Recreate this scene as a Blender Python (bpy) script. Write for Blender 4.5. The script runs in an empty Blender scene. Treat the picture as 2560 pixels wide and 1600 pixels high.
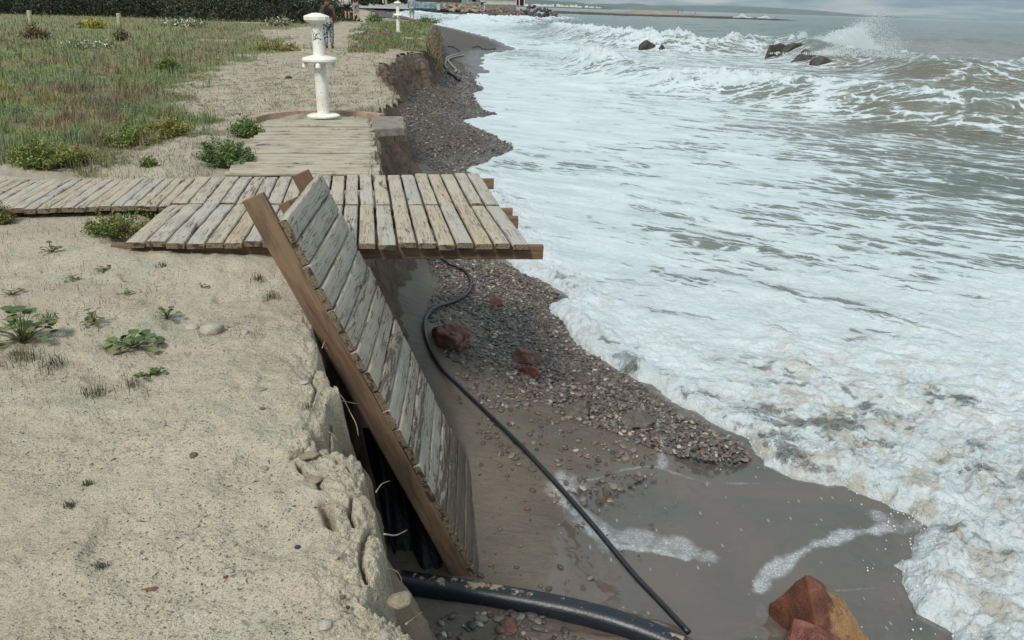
import bpy, bmesh, math, random
import numpy as np
from mathutils import Matrix, Vector
random.seed(7); RNG = np.random.default_rng(11)
S = bpy.context.scene
C = S.collection

# ------------------------------------------------------------------ camera
F, CX, CY = 1923., 1280., 800.
ROLL = math.atan(.031); TH = math.atan(786*math.cos(ROLL)/F)
FW = np.array([0, math.cos(TH), -math.sin(TH)])
_u = np.array([0, math.sin(TH), math.cos(TH)]); _r = np.array([1., 0, 0])
RT = _r*math.cos(ROLL)+_u*math.sin(ROLL); UP = _u*math.cos(ROLL)-_r*math.sin(ROLL)
EYE = np.array([0, 0, 1.75])
cam = bpy.data.cameras.new('camera'); co = bpy.data.objects.new('camera', cam); C.objects.link(co)
cam.sensor_width = 36; cam.lens = F/2560*36; cam.clip_start = .05; cam.clip_end = 60000
m = Matrix.Identity(4)
for i in range(3):
    m[i][0] = RT[i]; m[i][1] = UP[i]; m[i][2] = -FW[i]; m[i][3] = EYE[i]
co.matrix_world = m; S.camera = co

# ------------------------------------------------------------------ world, sun, exposure
SUN_EL, SUN_AZ = 48, 200          # degrees; azimuth clockwise from +Y
w = bpy.data.worlds.new('World'); S.world = w; w.use_nodes = True
nt = w.node_tree; nt.nodes.clear(); N = nt.nodes.new; LK = nt.links.new
wo = N('ShaderNodeOutputWorld'); sky = N('ShaderNodeTexSky'); sky.sky_type = 'NISHITA'; sky.sun_disc = False
sky.sun_elevation = math.radians(SUN_EL); sky.sun_rotation = math.radians(SUN_AZ); sky.dust_density = 2
bg1 = N('ShaderNodeBackground'); bg1.inputs[1].default_value = .09; LK(sky.outputs[0], bg1.inputs[0])
tc = N('ShaderNodeTexCoord'); mp = N('ShaderNodeMapping'); mp.inputs['Scale'].default_value = (1.5, 1.5, 15)
LK(tc.outputs['Generated'], mp.inputs[0])
n1 = N('ShaderNodeTexNoise'); n1.inputs['Scale'].default_value = 5; n1.inputs['Detail'].default_value = 8; n1.inputs['Roughness'].default_value = .58
LK(mp.outputs[0], n1.inputs['Vector'])
cr = N('ShaderNodeValToRGB'); cr.color_ramp.elements[0].position = .42; cr.color_ramp.elements[1].position = .62
cr.color_ramp.elements[0].color = (.29, .45, .55, 1); cr.color_ramp.elements[1].color = (.84, .88, .86, 1)
LK(n1.outputs[0], cr.inputs[0])
sx = N('ShaderNodeSeparateXYZ'); LK(tc.outputs['Generated'], sx.inputs[0])
gr = N('ShaderNodeMapRange'); LK(sx.outputs[2], gr.inputs[0]); gr.inputs[1].default_value = 0; gr.inputs[2].default_value = .8; gr.inputs[3].default_value = .44; gr.inputs[4].default_value = 1.02
bg2 = N('ShaderNodeBackground'); LK(gr.outputs[0], bg2.inputs[1]); LK(cr.outputs[0], bg2.inputs[0])
mx = N('ShaderNodeMixShader'); mx.inputs[0].default_value = .9
LK(bg1.outputs[0], mx.inputs[1]); LK(bg2.outputs[0], mx.inputs[2]); LK(mx.outputs[0], wo.inputs[0])
sl = bpy.data.lights.new('sun', 'SUN'); sl.energy = 2.2; sl.angle = math.radians(12); sl.color = (1, .95, .87)
so = bpy.data.objects.new('sun', sl); C.objects.link(so)
so.rotation_euler = (math.radians(90-SUN_EL), 0, math.radians(180-SUN_AZ))
S.view_settings.view_transform = 'Standard'; S.view_settings.look = 'None'; S.view_settings.gamma = 1
S.view_settings.exposure = .50; HAZE = .000022
S.cycles.volume_bounces = 0; S.cycles.max_bounces = 6; S.cycles.diffuse_bounces = 3; S.cycles.use_denoising = True

# ------------------------------------------------------------------ helpers
def ray(u, v):
    u = np.asarray(u, float); v = np.asarray(v, float)
    return FW+(u-CX)[..., None]/F*RT-(v-CY)[..., None]/F*UP
def at(u, v, z=0.):
    """world point where the sight line of a photo pixel meets height z"""
    d = ray(u, v); t = (z-EYE[2])/d[..., 2]; return EYE+np.asarray(t)[..., None]*d
def aty(u, v, y):
    d = ray(u, v); return EYE+(y/d[1])*d
def proj(p):
    q = np.asarray(p, float)-EYE; w_ = q@FW
    return np.stack([CX+F*(q@RT)/w_, CY-F*(q@UP)/w_, w_], -1)

def hsh(ix, iy, seed):
    h = (ix*374761393+iy*668265263+seed*974634777) & 0xffffffff
    h = ((h ^ (h >> 13))*1274126177) & 0xffffffff
    return ((h ^ (h >> 16)) & 0xffff)/65535.
def perlin(x, y, seed=0):
    x0 = np.floor(x); y0 = np.floor(y); fx = x-x0; fy = y-y0
    ix = x0.astype(np.int64); iy = y0.astype(np.int64)
    def g(i, j, dx, dy):
        a = hsh(ix+i, iy+j, seed)*2*np.pi; return np.cos(a)*dx+np.sin(a)*dy
    ux = fx*fx*fx*(fx*(fx*6-15)+10); uy = fy*fy*fy*(fy*(fy*6-15)+10)
    a = g(0, 0, fx, fy)*(1-ux)+g(1, 0, fx-1, fy)*ux
    b = g(0, 1, fx, fy-1)*(1-ux)+g(1, 1, fx-1, fy-1)*ux
    return (a*(1-uy)+b*uy)*1.5
def fbm(x, y, o=4, seed=0, rough=.5):
    s = 0; a = 1.; t = 0
    for i in range(o):
        s = s+a*perlin(x*2**i+13.7*i, y*2**i-7.3*i, seed+i); t += a; a *= rough
    return s/t
def billow(x, y, o=3, seed=0, rough=.5):
    s = 0; a = 1.; t = 0
    for i in range(o):
        s = s+a*(1-2*np.abs(perlin(x*2**i+3.1*i, y*2**i+5.9*i, seed+i))); t += a; a *= rough
    return s/t
def sst(a, b, x):
    t = np.clip((x-a)/(b-a), 0, 1); return t*t*(3-2*t)
def polydist(P, x, y, closed=True):
    """unsigned distance to a polyline and inside flag"""
    P = np.asarray(P)[:, :2]; n = len(P); best = np.full(x.shape, 1e18); ins = np.zeros(x.shape, bool)
    for i in range(n if closed else n-1):
        ax, ay = P[i]; bx, by = P[(i+1) % n]; dx, dy = bx-ax, by-ay; l2 = dx*dx+dy*dy+1e-12
        t = np.clip(((x-ax)*dx+(y-ay)*dy)/l2, 0, 1)
        best = np.minimum(best, (x-ax-t*dx)**2+(y-ay-t*dy)**2)
        if closed:
            c = (ay > y) != (by > y)
            if dy != 0: ins ^= c & (x < dx*(y-ay)/dy+ax)
    return np.sqrt(best), ins
def sdf(P, x, y):
    d, i = polydist(P, x, y); return np.where(i, d, -d)
def idw(pts, x, y, p=3.):
    """smooth interpolation of values placed at ground points"""
    pts = np.asarray(pts); w_ = 0; s = 0; lx = np.arctan2(x, y); lr = np.log(np.hypot(x, y)+1e-3)
    for px, py, val in pts:
        d2 = (lx-math.atan2(px, py))**2*9+(lr-math.log(math.hypot(px, py)))**2
        k = 1/(d2+.004)**(p/2); w_ = w_+k; s = s+k*val
    return s/w_

def mesh(name, V, Fc, mat=None, parent=None, smooth=True, attrs=None, matidx=None):
    """V (n,3); Fc (m,k) array or list of lists; attrs {name: (n,) or (n,3)} per vertex"""
    me = bpy.data.meshes.new(name); V = np.asarray(V, np.float32)
    if isinstance(Fc, np.ndarray):
        m_, k = Fc.shape; flat = Fc.ravel().astype(np.int32); st = np.arange(m_, dtype=np.int32)*k; tot = np.full(m_, k, np.int32)
    else:
        tot = np.array([len(f) for f in Fc], np.int32); st = np.concatenate([[0], np.cumsum(tot)[:-1]]).astype(np.int32)
        flat = np.array([i for f in Fc for i in f], np.int32)
    me.vertices.add(len(V)); me.vertices.foreach_set('co', V.ravel())
    me.loops.add(len(flat)); me.loops.foreach_set('vertex_index', flat)
    me.polygons.add(len(tot)); me.polygons.foreach_set('loop_start', st); me.polygons.foreach_set('loop_total', tot)
    me.polygons.foreach_set('use_smooth', np.full(len(tot), smooth, bool))
    if matidx is not None: me.polygons.foreach_set('material_index', np.asarray(matidx, np.int32))
    for k, a in (attrs or {}).items():
        a = np.asarray(a, np.float32)
        if a.ndim == 1: me.attributes.new(k, 'FLOAT', 'POINT').data.foreach_set('value', a)
        else: me.attributes.new(k, 'FLOAT_VECTOR', 'POINT').data.foreach_set('vector', a.ravel())
    me.update(calc_edges=True); me.validate()
    if mat is not None:
        for q in (mat if isinstance(mat, (list, tuple)) else [mat]): me.materials.append(q)
    o = bpy.data.objects.new(name, me); C.objects.link(o)
    if parent is not None: o.parent = parent
    return o
def tag(o, label=None, cat=None, group=None, kind=None):
    if label: o['label'] = label
    if cat: o['category'] = cat
    if group: o['group'] = group
    if kind: o['kind'] = kind
    return o
def empty(name, loc, label, cat, group=None, rz=0):
    o = bpy.data.objects.new(name, None); C.objects.link(o); o.location = [float(a) for a in loc]; o.rotation_euler = (0, 0, rz)
    o.empty_display_size = .1
    return tag(o, label, cat, group)
def rebase(o, p):
    """move a mesh object's origin to p without moving the shape"""
    p = Vector([float(a) for a in p]); o.data.transform(Matrix.Translation(-p)); o.location = p; return o
def copy_tree(o, parent=None):
    c = o.copy(); C.objects.link(c)
    if parent is not None: c.parent = parent
    for ch in list(o.children): copy_tree(ch, c)
    return c

class MB:
    def __init__(s): s.V = []; s.F = []; s.n = 0; s.A = {}
    def add(s, V, Fc, **at_):
        V = np.asarray(V, float); Fc = [[i+s.n for i in f] for f in Fc]; s.V.append(V); s.F += Fc
        for k, a in at_.items():
            a = np.asarray(a, float)
            if a.ndim == 0: a = np.full(len(V), float(a))
            if a.ndim == 1 and len(a) == 3 and len(V) != 3: a = np.tile(a, (len(V), 1))
            s.A.setdefault(k, []).append(a)
        s.n += len(V)
    def build(s, name, mat, parent=None, smooth=True):
        return mesh(name, np.concatenate(s.V), s.F, mat, parent, smooth, {k: np.concatenate(a) for k, a in s.A.items()})
def box_vf(o, ex, ey, ez):
    """box from a corner and three edge vectors"""
    o, ex, ey, ez = map(lambda a: np.asarray(a, float), (o, ex, ey, ez))
    V = [o, o+ex, o+ex+ey, o+ey, o+ez, o+ex+ez, o+ex+ey+ez, o+ey+ez]
    return V, [[0, 3, 2, 1], [4, 5, 6, 7], [0, 1, 5, 4], [1, 2, 6, 5], [2, 3, 7, 6], [3, 0, 4, 7]]
def abox(x0, x1, y0, y1, z0, z1): return box_vf((x0, y0, z0), (x1-x0, 0, 0), (0, y1-y0, 0), (0, 0, z1-z0))
def tube_vf(P, R, k=12, cap=True):
    P = np.asarray(P, float); n = len(P); R = np.broadcast_to(np.asarray(R, float), (n,))
    V = []; T = np.gradient(P, axis=0); T /= np.linalg.norm(T, axis=1)[:, None]+1e-9
    a = np.cross(T[0], [0, 0, 1.]);
    if np.linalg.norm(a) < .1: a = np.cross(T[0], [1., 0, 0])
    for i in range(n):
        a = a-T[i]*(a@T[i]); a /= np.linalg.norm(a); b = np.cross(T[i], a)
        for j in range(k):
            q = 2*math.pi*j/k; V.append(P[i]+R[i]*(a*math.cos(q)+b*math.sin(q)))
    Fc = [[i*k+j, i*k+(j+1) % k, (i+1)*k+(j+1) % k, (i+1)*k+j] for i in range(n-1) for j in range(k)]
    if cap: Fc += [list(range(k))[::-1], [(n-1)*k+j for j in range(k)]]
    return V, Fc
def catmull(P, n=8):
    P = np.asarray(P, float); Q = np.vstack([2*P[0]-P[1], P, 2*P[-1]-P[-2]]); out = []
    for i in range(1, len(Q)-2):
        for t in np.arange(n)/n:
            out.append(.5*((2*Q[i])+(-Q[i-1]+Q[i+1])*t+(2*Q[i-1]-5*Q[i]+4*Q[i+1]-Q[i+2])*t*t+(-Q[i-1]+3*Q[i]-3*Q[i+1]+Q[i+2])*t**3))
    out.append(P[-1]); return np.array(out)
def lathe_vf(prof, k=24, c=(0, 0, 0)):
    V = [(c[0]+r*math.cos(2*math.pi*j/k), c[1]+r*math.sin(2*math.pi*j/k), c[2]+z) for r, z in prof for j in range(k)]
    n = len(prof); Fc = [[i*k+j, i*k+(j+1) % k, (i+1)*k+(j+1) % k, (i+1)*k+j] for i in range(n-1) for j in range(k)]
    Fc += [list(range(k))[::-1], [(n-1)*k+j for j in range(k)]]
    return V, Fc
def ico(sub):
    bm = bmesh.new(); bmesh.ops.create_icosphere(bm, subdivisions=sub, radius=1)
    V = np.array([v.co[:] for v in bm.verts]); Fc = np.array([[v.index for v in f.verts] for f in bm.faces]); bm.free(); return V, Fc
ICO = {k: ico(k) for k in (1, 2, 3, 5)}

# ------------------------------------------------------------------ materials
class Mt:
    """small node-tree writer"""
    def __init__(s, name, **kw):
        s.m = bpy.data.materials.new(name); s.m.use_nodes = True; s.nt = s.m.node_tree; s.b = s.nt.nodes['Principled BSDF']
        s.b.inputs['Roughness'].default_value = .85; s.b.inputs['Specular IOR Level'].default_value = .3
        for k, v in kw.items(): s.set(s.b, k.replace('_', ' '), v)
    def N(s, t): return s.nt.nodes.new(t)
    def L(s, a, b): s.nt.links.new(a, b)
    def set(s, n, k, v):
        i = n.inputs[k]
        if hasattr(v, 'is_output') or hasattr(v, 'links'): s.L(v, i)
        elif isinstance(v, (tuple, list)) and len(v) == 3 and len(getattr(i, 'default_value', (0,)*3)) == 4: i.default_value = (*v, 1)
        else: i.default_value = v
    def pos(s): return s.N('ShaderNodeNewGeometry').outputs['Position']
    def obj(s): return s.N('ShaderNodeTexCoord').outputs['Object']
    def attr(s, n, out='Fac'):
        a = s.N('ShaderNodeAttribute'); a.attribute_name = n; return a.outputs[out]
    def mapv(s, v, scale=(1, 1, 1), rot=(0, 0, 0), loc=(0, 0, 0)):
        q = s.N('ShaderNodeMapping'); s.L(v, q.inputs[0]); q.inputs['Scale'].default_value = scale
        q.inputs['Rotation'].default_value = rot; q.inputs['Location'].default_value = loc; return q.outputs[0]
    def noise(s, v, scale=1, detail=4, rough=.5, dist=0, out=0):
        q = s.N('ShaderNodeTexNoise'); s.L(v, q.inputs['Vector']); q.inputs['Scale'].default_value = scale
        q.inputs['Detail'].default_value = detail; q.inputs['Roughness'].default_value = rough; q.inputs['Distortion'].default_value = dist
        return q.outputs[out]
    def voro(s, v, scale=1, feat='F1', out='Distance', rnd=1):
        q = s.N('ShaderNodeTexVoronoi'); q.feature = feat; s.L(v, q.inputs['Vector']); q.inputs['Scale'].default_value = scale
        q.inputs['Randomness'].default_value = rnd; return q.outputs[out]
    def math(s, op, a, b=0., c=0., clamp=False):
        q = s.N('ShaderNodeMath'); q.operation = op; q.use_clamp = clamp
        for i, x in enumerate((a, b, c)):
            if hasattr(x, 'links'): s.L(x, q.inputs[i])
            else: q.inputs[i].default_value = x
        return q.outputs[0]
    def ss(s, x, a, b, lo=0., hi=1.):
        q = s.N('ShaderNodeMapRange'); q.interpolation_type = 'SMOOTHSTEP'; s.L(x, q.inputs[0])
        for i, k in ((1, a), (2, b), (3, lo), (4, hi)):
            if hasattr(k, 'links'): s.L(k, q.inputs[i])
            else: q.inputs[i].default_value = k
        return q.outputs[0]
    def mix(s, f, a, b, mode='MIX'):
        q = s.N('ShaderNodeMix'); q.data_type = 'RGBA'; q.blend_type = mode
        for i, x in ((0, f), (6, a), (7, b)):
            if hasattr(x, 'links'): s.L(x, q.inputs[i])
            else: q.inputs[i].default_value = (*x, 1) if isinstance(x, (tuple, list)) and len(x) == 3 else x
        return q.outputs[2]
    def ramp(s, f, els):
        q = s.N('ShaderNodeValToRGB'); s.L(f, q.inputs[0]); e = q.color_ramp.elements
        e[0].position, e[0].color = els[0][0], (*els[0][1], 1); e[1].position, e[1].color = els[-1][0], (*els[-1][1], 1)
        for p, c in els[1:-1]:
            x = e.new(p); x.color = (*c, 1)
        return q.outputs[0]
    def bump(s, h, strength=.5, dist=.01, nrm=None):
        q = s.N('ShaderNodeBump'); q.inputs['Strength'].default_value = strength; q.inputs['Distance'].default_value = dist
        s.L(h, q.inputs['Height'])
        if nrm is not None: s.L(nrm, q.inputs['Normal'])
        return q.outputs[0]
    def col(s, c): s.set(s.b, 'Base Color', c)
    def nrm(s, n): s.L(n, s.b.inputs['Normal'])

def m_sand():
    t = Mt('dune_sand'); p = t.pos(); veg = t.attr('veg'); edge = t.attr('edge')
    base = t.ramp(t.noise(p, 1.3, 5, .6), [(.3, (.315, .265, .195)), (.5, (.385, .335, .25)), (.72, (.43, .375, .29))])
    pat = t.ss(t.noise(p, 2.1, 3, .55), .52, .66); base = t.mix(t.math('MULTIPLY', pat, .45), base, (.30, .31, .235))
    pk = t.ss(t.noise(t.mapv(p, loc=(7, 3, 0)), 1.7, 3), .57, .68); base = t.mix(t.math('MULTIPLY', pk, .35), base, (.40, .29, .25))
    g1 = t.noise(p, 150, 2, .6); base = t.mix(t.math('MULTIPLY', t.ss(g1, .45, .34), .7), base, (.14, .115, .095))
    base = t.mix(t.ss(g1, .63, .72), base, (.62, .58, .50))
    g2 = t.noise(p, 55, 3, .7); base = t.mix(t.math('MULTIPLY', t.math('MULTIPLY', t.ss(g2, .45, .36), .7), t.ss(t.noise(p, 1.9, 3), .38, .56, .35, 1.)), base, (.14, .115, .095))
    g3 = t.voro(t.mapv(p, (1, 1, .3)), 34); cell = t.voro(t.mapv(p, (1, 1, .3)), 34, out='Color')
    sel = t.math('MULTIPLY', t.ss(g3, .22, .15), t.ss(cell, .72, .78)); base = t.mix(sel, base, (.15, .12, .12))
    lit = t.ss(t.noise(t.mapv(p, (1, .45, 1), (0, 0, .7)), 14, 5, .72, 1.2), .60, .66)
    base = t.mix(t.math('MULTIPLY', lit, .35), base, (.16, .14, .10))
    sy = t.N('ShaderNodeSeparateXYZ'); t.L(p, sy.inputs[0]); fy = t.ss(sy.outputs[1], 7.5, 10)
    mp_ = t.ss(t.noise(t.mapv(p, (1, .6, 1)), 2.4, 7, .72, .5), .50, .60); base = t.mix(t.math('MULTIPLY', t.math('MULTIPLY', mp_, .75), fy), base, (.17, .15, .10))
    mq_ = t.ss(t.noise(t.mapv(p, (1, .5, 1), loc=(5, 5, 0)), 5, 6, .75), .53, .6); base = t.mix(t.math('MULTIPLY', t.math('MULTIPLY', mq_, .6), fy), base, (.24, .16, .13))
    vg = t.ramp(t.noise(p, 3.2, 5, .65), [(.3, (.10, .12, .05)), (.5, (.16, .165, .08)), (.65, (.22, .19, .12)), (.8, (.10, .13, .055))])
    vm = t.ss(t.math('ADD', veg, t.math('MULTIPLY', t.math('SUBTRACT', t.noise(p, 6, 5, .7), .5), .9)), .35, .65)
    base = t.mix(vm, base, vg)
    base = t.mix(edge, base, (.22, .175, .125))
    t.col(base)
    h = t.math('ADD', t.math('MULTIPLY', g1, .35), t.math('ADD', t.math('MULTIPLY', g2, .6), t.math('MULTIPLY', t.noise(p, 12, 4, .6), 1.6)))
    t.nrm(t.bump(h, .85, .02)); t.set(t.b, 'Roughness', .95); return t.m
def m_cliff():
    t = Mt('cliff_earth'); p = t.pos()
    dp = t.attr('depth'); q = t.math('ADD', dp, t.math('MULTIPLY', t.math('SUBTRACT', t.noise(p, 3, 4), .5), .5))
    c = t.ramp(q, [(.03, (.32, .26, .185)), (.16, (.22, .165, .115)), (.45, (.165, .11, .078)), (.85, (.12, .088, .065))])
    v = t.noise(t.mapv(p, (1, 1, .35)), 9, 6, .7); c = t.mix(t.ss(v, .42, .3), c, (.05, .035, .025))
    c = t.mix(t.math('MULTIPLY', t.ss(v, .58, .72), .5), c, (.30, .22, .15))
    g = t.noise(p, 120, 3, .7); c = t.mix(t.math('MULTIPLY', t.ss(g, .42, .3), .6), c, (.05, .04, .03)); t.col(c)
    t.nrm(t.bump(t.math('ADD', t.math('MULTIPLY', v, 2.5), t.math('MULTIPLY', g, .35)), .9, .03)); t.set(t.b, 'Roughness', .95); return t.m
def m_beach():
    t = Mt('wet_beach'); p = t.pos(); peb = t.attr('peb'); wet = t.attr('wet'); fo = t.attr('foam')
    sand = t.ramp(t.noise(t.mapv(p, (1, 2.2, 1), (0, 0, .5)), 1.2, 6, .6), [(.3, (.082, .068, .052)), (.55, (.118, .097, .073)), (.75, (.105, .082, .064))])
    g = t.noise(p, 170, 2, .6); sand = t.mix(t.math('MULTIPLY', t.ss(g, .44, .32), .8), sand, (.035, .03, .026)); sand = t.mix(t.math('MULTIPLY', t.ss(g, .64, .72), .5), sand, (.24, .2, .17))
    vd = t.voro(p, 21); vc = t.voro(p, 21, out='Color')
    pc = t.ramp(vc, [(.2, (.05, .045, .04)), (.45, (.10, .075, .06)), (.6, (.14, .11, .09)), (.75, (.12, .06, .045)), (.9, (.25, .22, .18))])
    pc = t.mix(t.ss(vd, .42, .62), pc, (.018, .014, .012))
    pm = t.ss(t.math('ADD', peb, t.math('MULTIPLY', t.math('SUBTRACT', vc, .5), .5)), .4, .6)
    c = t.mix(pm, sand, pc)
    wc = t.ramp(t.noise(t.mapv(p, (1, 1, 1), (0, 0, .4)), .9, 4, .6, .6), [(.35, (.07, .068, .056)), (.6, (.105, .082, .07)), (.75, (.085, .082, .07))])
    c = t.mix(t.math('MULTIPLY', wet, .85), c, wc)
    fn = t.noise(t.mapv(p, (1, 1.9, 1), (0, 0, 1.05)), 24, 7, .8, .5)
    fm = t.math('MULTIPLY', t.ss(t.math('ADD', t.math('MULTIPLY', fo, .41), t.math('MULTIPLY', fn, .95)), .72, .92), t.ss(t.noise(p, 90, 3, .7), .40, .52, .25, 1.))
    fl = t.voro(t.mapv(p, (1.3, .5, 1), (0, 0, .45)), 15); fc = t.voro(t.mapv(p, (1.3, .5, 1), (0, 0, .45)), 15, out='Color')
    fs = t.math('MULTIPLY', t.math('MULTIPLY', t.ss(fl, .2, .13), t.ss(fc, .66, .74)), t.ss(wet, .6, .9))
    fm = t.math('MULTIPLY', fm, t.ss(t.voro(t.mapv(p, (1, 1.5, 1), (0, 0, .9)), 34, 'DISTANCE_TO_EDGE'), .22, .05, .5, 1.)); fm = t.math('MAXIMUM', t.math('MULTIPLY', fm, .62), t.math('MULTIPLY', fs, .22)); fm = t.math('MAXIMUM', fm, t.math('MULTIPLY', t.ss(fo, .40, 1.), .26))
    c = t.mix(fm, c, (.62, .66, .68)); t.col(c)
    r = t.math('SUBTRACT', .62, t.math('MULTIPLY', wet, .55)); r = t.math('ADD', r, t.math('MULTIPLY', fm, .6), clamp=True); t.set(t.b, 'Roughness', r)
    t.set(t.b, 'Specular IOR Level', t.math('ADD', .4, t.math('MULTIPLY', wet, .35)))
    h = t.math('MULTIPLY', t.math('MULTIPLY', vd, -1.4), pm)
    dry = t.math('SUBTRACT', 1.03, wet)
    h = t.math('ADD', h, t.math('MULTIPLY', t.math('ADD', t.math('MULTIPLY', g, .12), t.noise(t.mapv(p, (1, 3, 1), (0, 0, .5)), 7, 4, .6)), dry))
    h = t.math('ADD', h, t.math('MULTIPLY', t.noise(t.mapv(p, (1, 4, 1), (0, 0, .35)), 9, 3, .6), .10))
    t.nrm(t.bump(h, .7, .02)); return t.m
def m_sea():
    t = Mt('sea_water'); p = t.pos(); fo = t.attr('foam'); tb = t.attr('turb'); br = t.attr('brown')
    CR = math.radians(-31)                       # crest direction
    q = t.mapv(p, (1, 1, 1), (0, 0, -CR)); q = t.mapv(q, (.36, 1, .6))
    wv = t.N('ShaderNodeVectorMath'); wv.operation = 'ADD'; t.L(q, wv.inputs[0])
    dn = t.N('ShaderNodeTexNoise'); t.L(q, dn.inputs['Vector']); dn.inputs['Scale'].default_value = 1.1; dn.inputs['Detail'].default_value = 3
    sc = t.N('ShaderNodeVectorMath'); sc.operation = 'SCALE'; sc.inputs['Scale'].default_value = .9; t.L(dn.outputs['Color'], sc.inputs[0]); t.L(sc.outputs[0], wv.inputs[1]); q2 = wv.outputs[0]
    a = t.noise(q2, .75, 7, .62); b = t.noise(q2, 3.2, 6, .66)
    e1 = t.voro(q2, 1.6, 'DISTANCE_TO_EDGE'); e2 = t.voro(q2, 4.2, 'DISTANCE_TO_EDGE')
    lace = t.math('ADD', t.ss(e1, .16, 0, 0, .6), t.ss(e2, .15, 0, 0, .4))
    v = t.math('ADD', t.math('ADD', t.math('MULTIPLY', a, .55), t.math('MULTIPLY', b, .45)), t.math('MULTIPLY', lace, .20))
    vn = t.math('ADD', t.math('MULTIPLY', t.noise(p, 1.7, 7, .64, .5), .6), t.math('MULTIPLY', t.noise(p, 6, 6, .68, .4), .45))
    tk = t.math('MULTIPLY', t.ss(tb, .35, .8), .8); v = t.math('ADD', t.math('MULTIPLY', v, t.math('SUBTRACT', 1., tk)), t.math('MULTIPLY', vn, tk))
    thr = t.math('SUBTRACT', .775, t.math('MULTIPLY', fo, .37))
    fm = t.ss(v, t.math('SUBTRACT', thr, t.math('ADD', .03, t.math('MULTIPLY', tb, .04))), t.math('ADD', thr, .045))
    holes = t.math('MULTIPLY', t.ss(fo, .985, 1.0), t.ss(b, .34, .42)); fm = t.math('MAXIMUM', fm, holes)
    soft = t.ss(v, t.math('SUBTRACT', thr, .16), t.math('ADD', thr, .1))
    water = t.mix(br, (.062, .098, .074), (.12, .095, .062))
    water = t.mix(t.math('MULTIPLY', soft, .8), water, (.26, .29, .27)); water = t.mix(t.math('MULTIPLY', t.ss(fo, .2, .6), .35), water, (.19, .21, .19))
    fcol = t.ramp(t.noise(q2, 5, 6, .7), [(.3, (.44, .47, .465)), (.45, (.59, .63, .64)), (.7, (.68, .735, .755))])
    thk = t.math('MULTIPLY', t.ss(v, t.math('SUBTRACT', thr, .03), t.math('ADD', thr, .20)), 1.); fcol = t.mix(t.math('SUBTRACT', 1., thk), fcol, (.50, .55, .56)); fcol = t.mix(t.math('MULTIPLY', t.ss(t.noise(q, .9, 5, .6), .46, .62), .3), fcol, (.48, .57, .62))
    fcol = t.mix(t.math('MULTIPLY', t.ss(tb, .75, .15), .8), fcol, t.ramp(t.noise(q, 1.5, 6, .62), [(.32, (.37, .43, .45)), (.5, (.46, .525, .55)), (.68, (.55, .605, .625))]))
    fcol = t.mix(t.math('MULTIPLY', t.math('MULTIPLY', tb, br), t.ss(t.noise(p, 3.5, 6, .7), .53, .40)), fcol, (.42, .385, .32))
    t.col(t.mix(fm, water, fcol))
    t.set(t.b, 'Roughness', t.math('ADD', .14, t.math('MULTIPLY', fm, .6))); t.set(t.b, 'IOR', 1.33); t.set(t.b, 'Specular IOR Level', t.math('SUBTRACT', .5, t.math('MULTIPLY', fm, .3)))
    rip = t.noise(t.mapv(q, (1.6, 1.4, 1)), 2.6, 8, .66)
    lum = t.noise(p, 11, 6, .68)
    h = t.math('ADD', t.math('MULTIPLY', t.math('MULTIPLY', rip, .9), t.math('SUBTRACT', 1., t.math('MULTIPLY', fm, .72))), t.math('MULTIPLY', t.math('ADD', t.math('MULTIPLY', lum, .42), t.math('MULTIPLY', t.noise(q, 2.2, 6, .62), .8)), t.math('MULTIPLY', fm, t.math('ADD', .45, tb)))); h = t.math('ADD', h, t.math('MULTIPLY', fm, .22))
    h = t.math('ADD', h, t.math('MULTIPLY', t.math('MULTIPLY', t.noise(p, 24, 5, .7), tb), .22))
    t.nrm(t.bump(h, .9, .13)); return t.m
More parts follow.
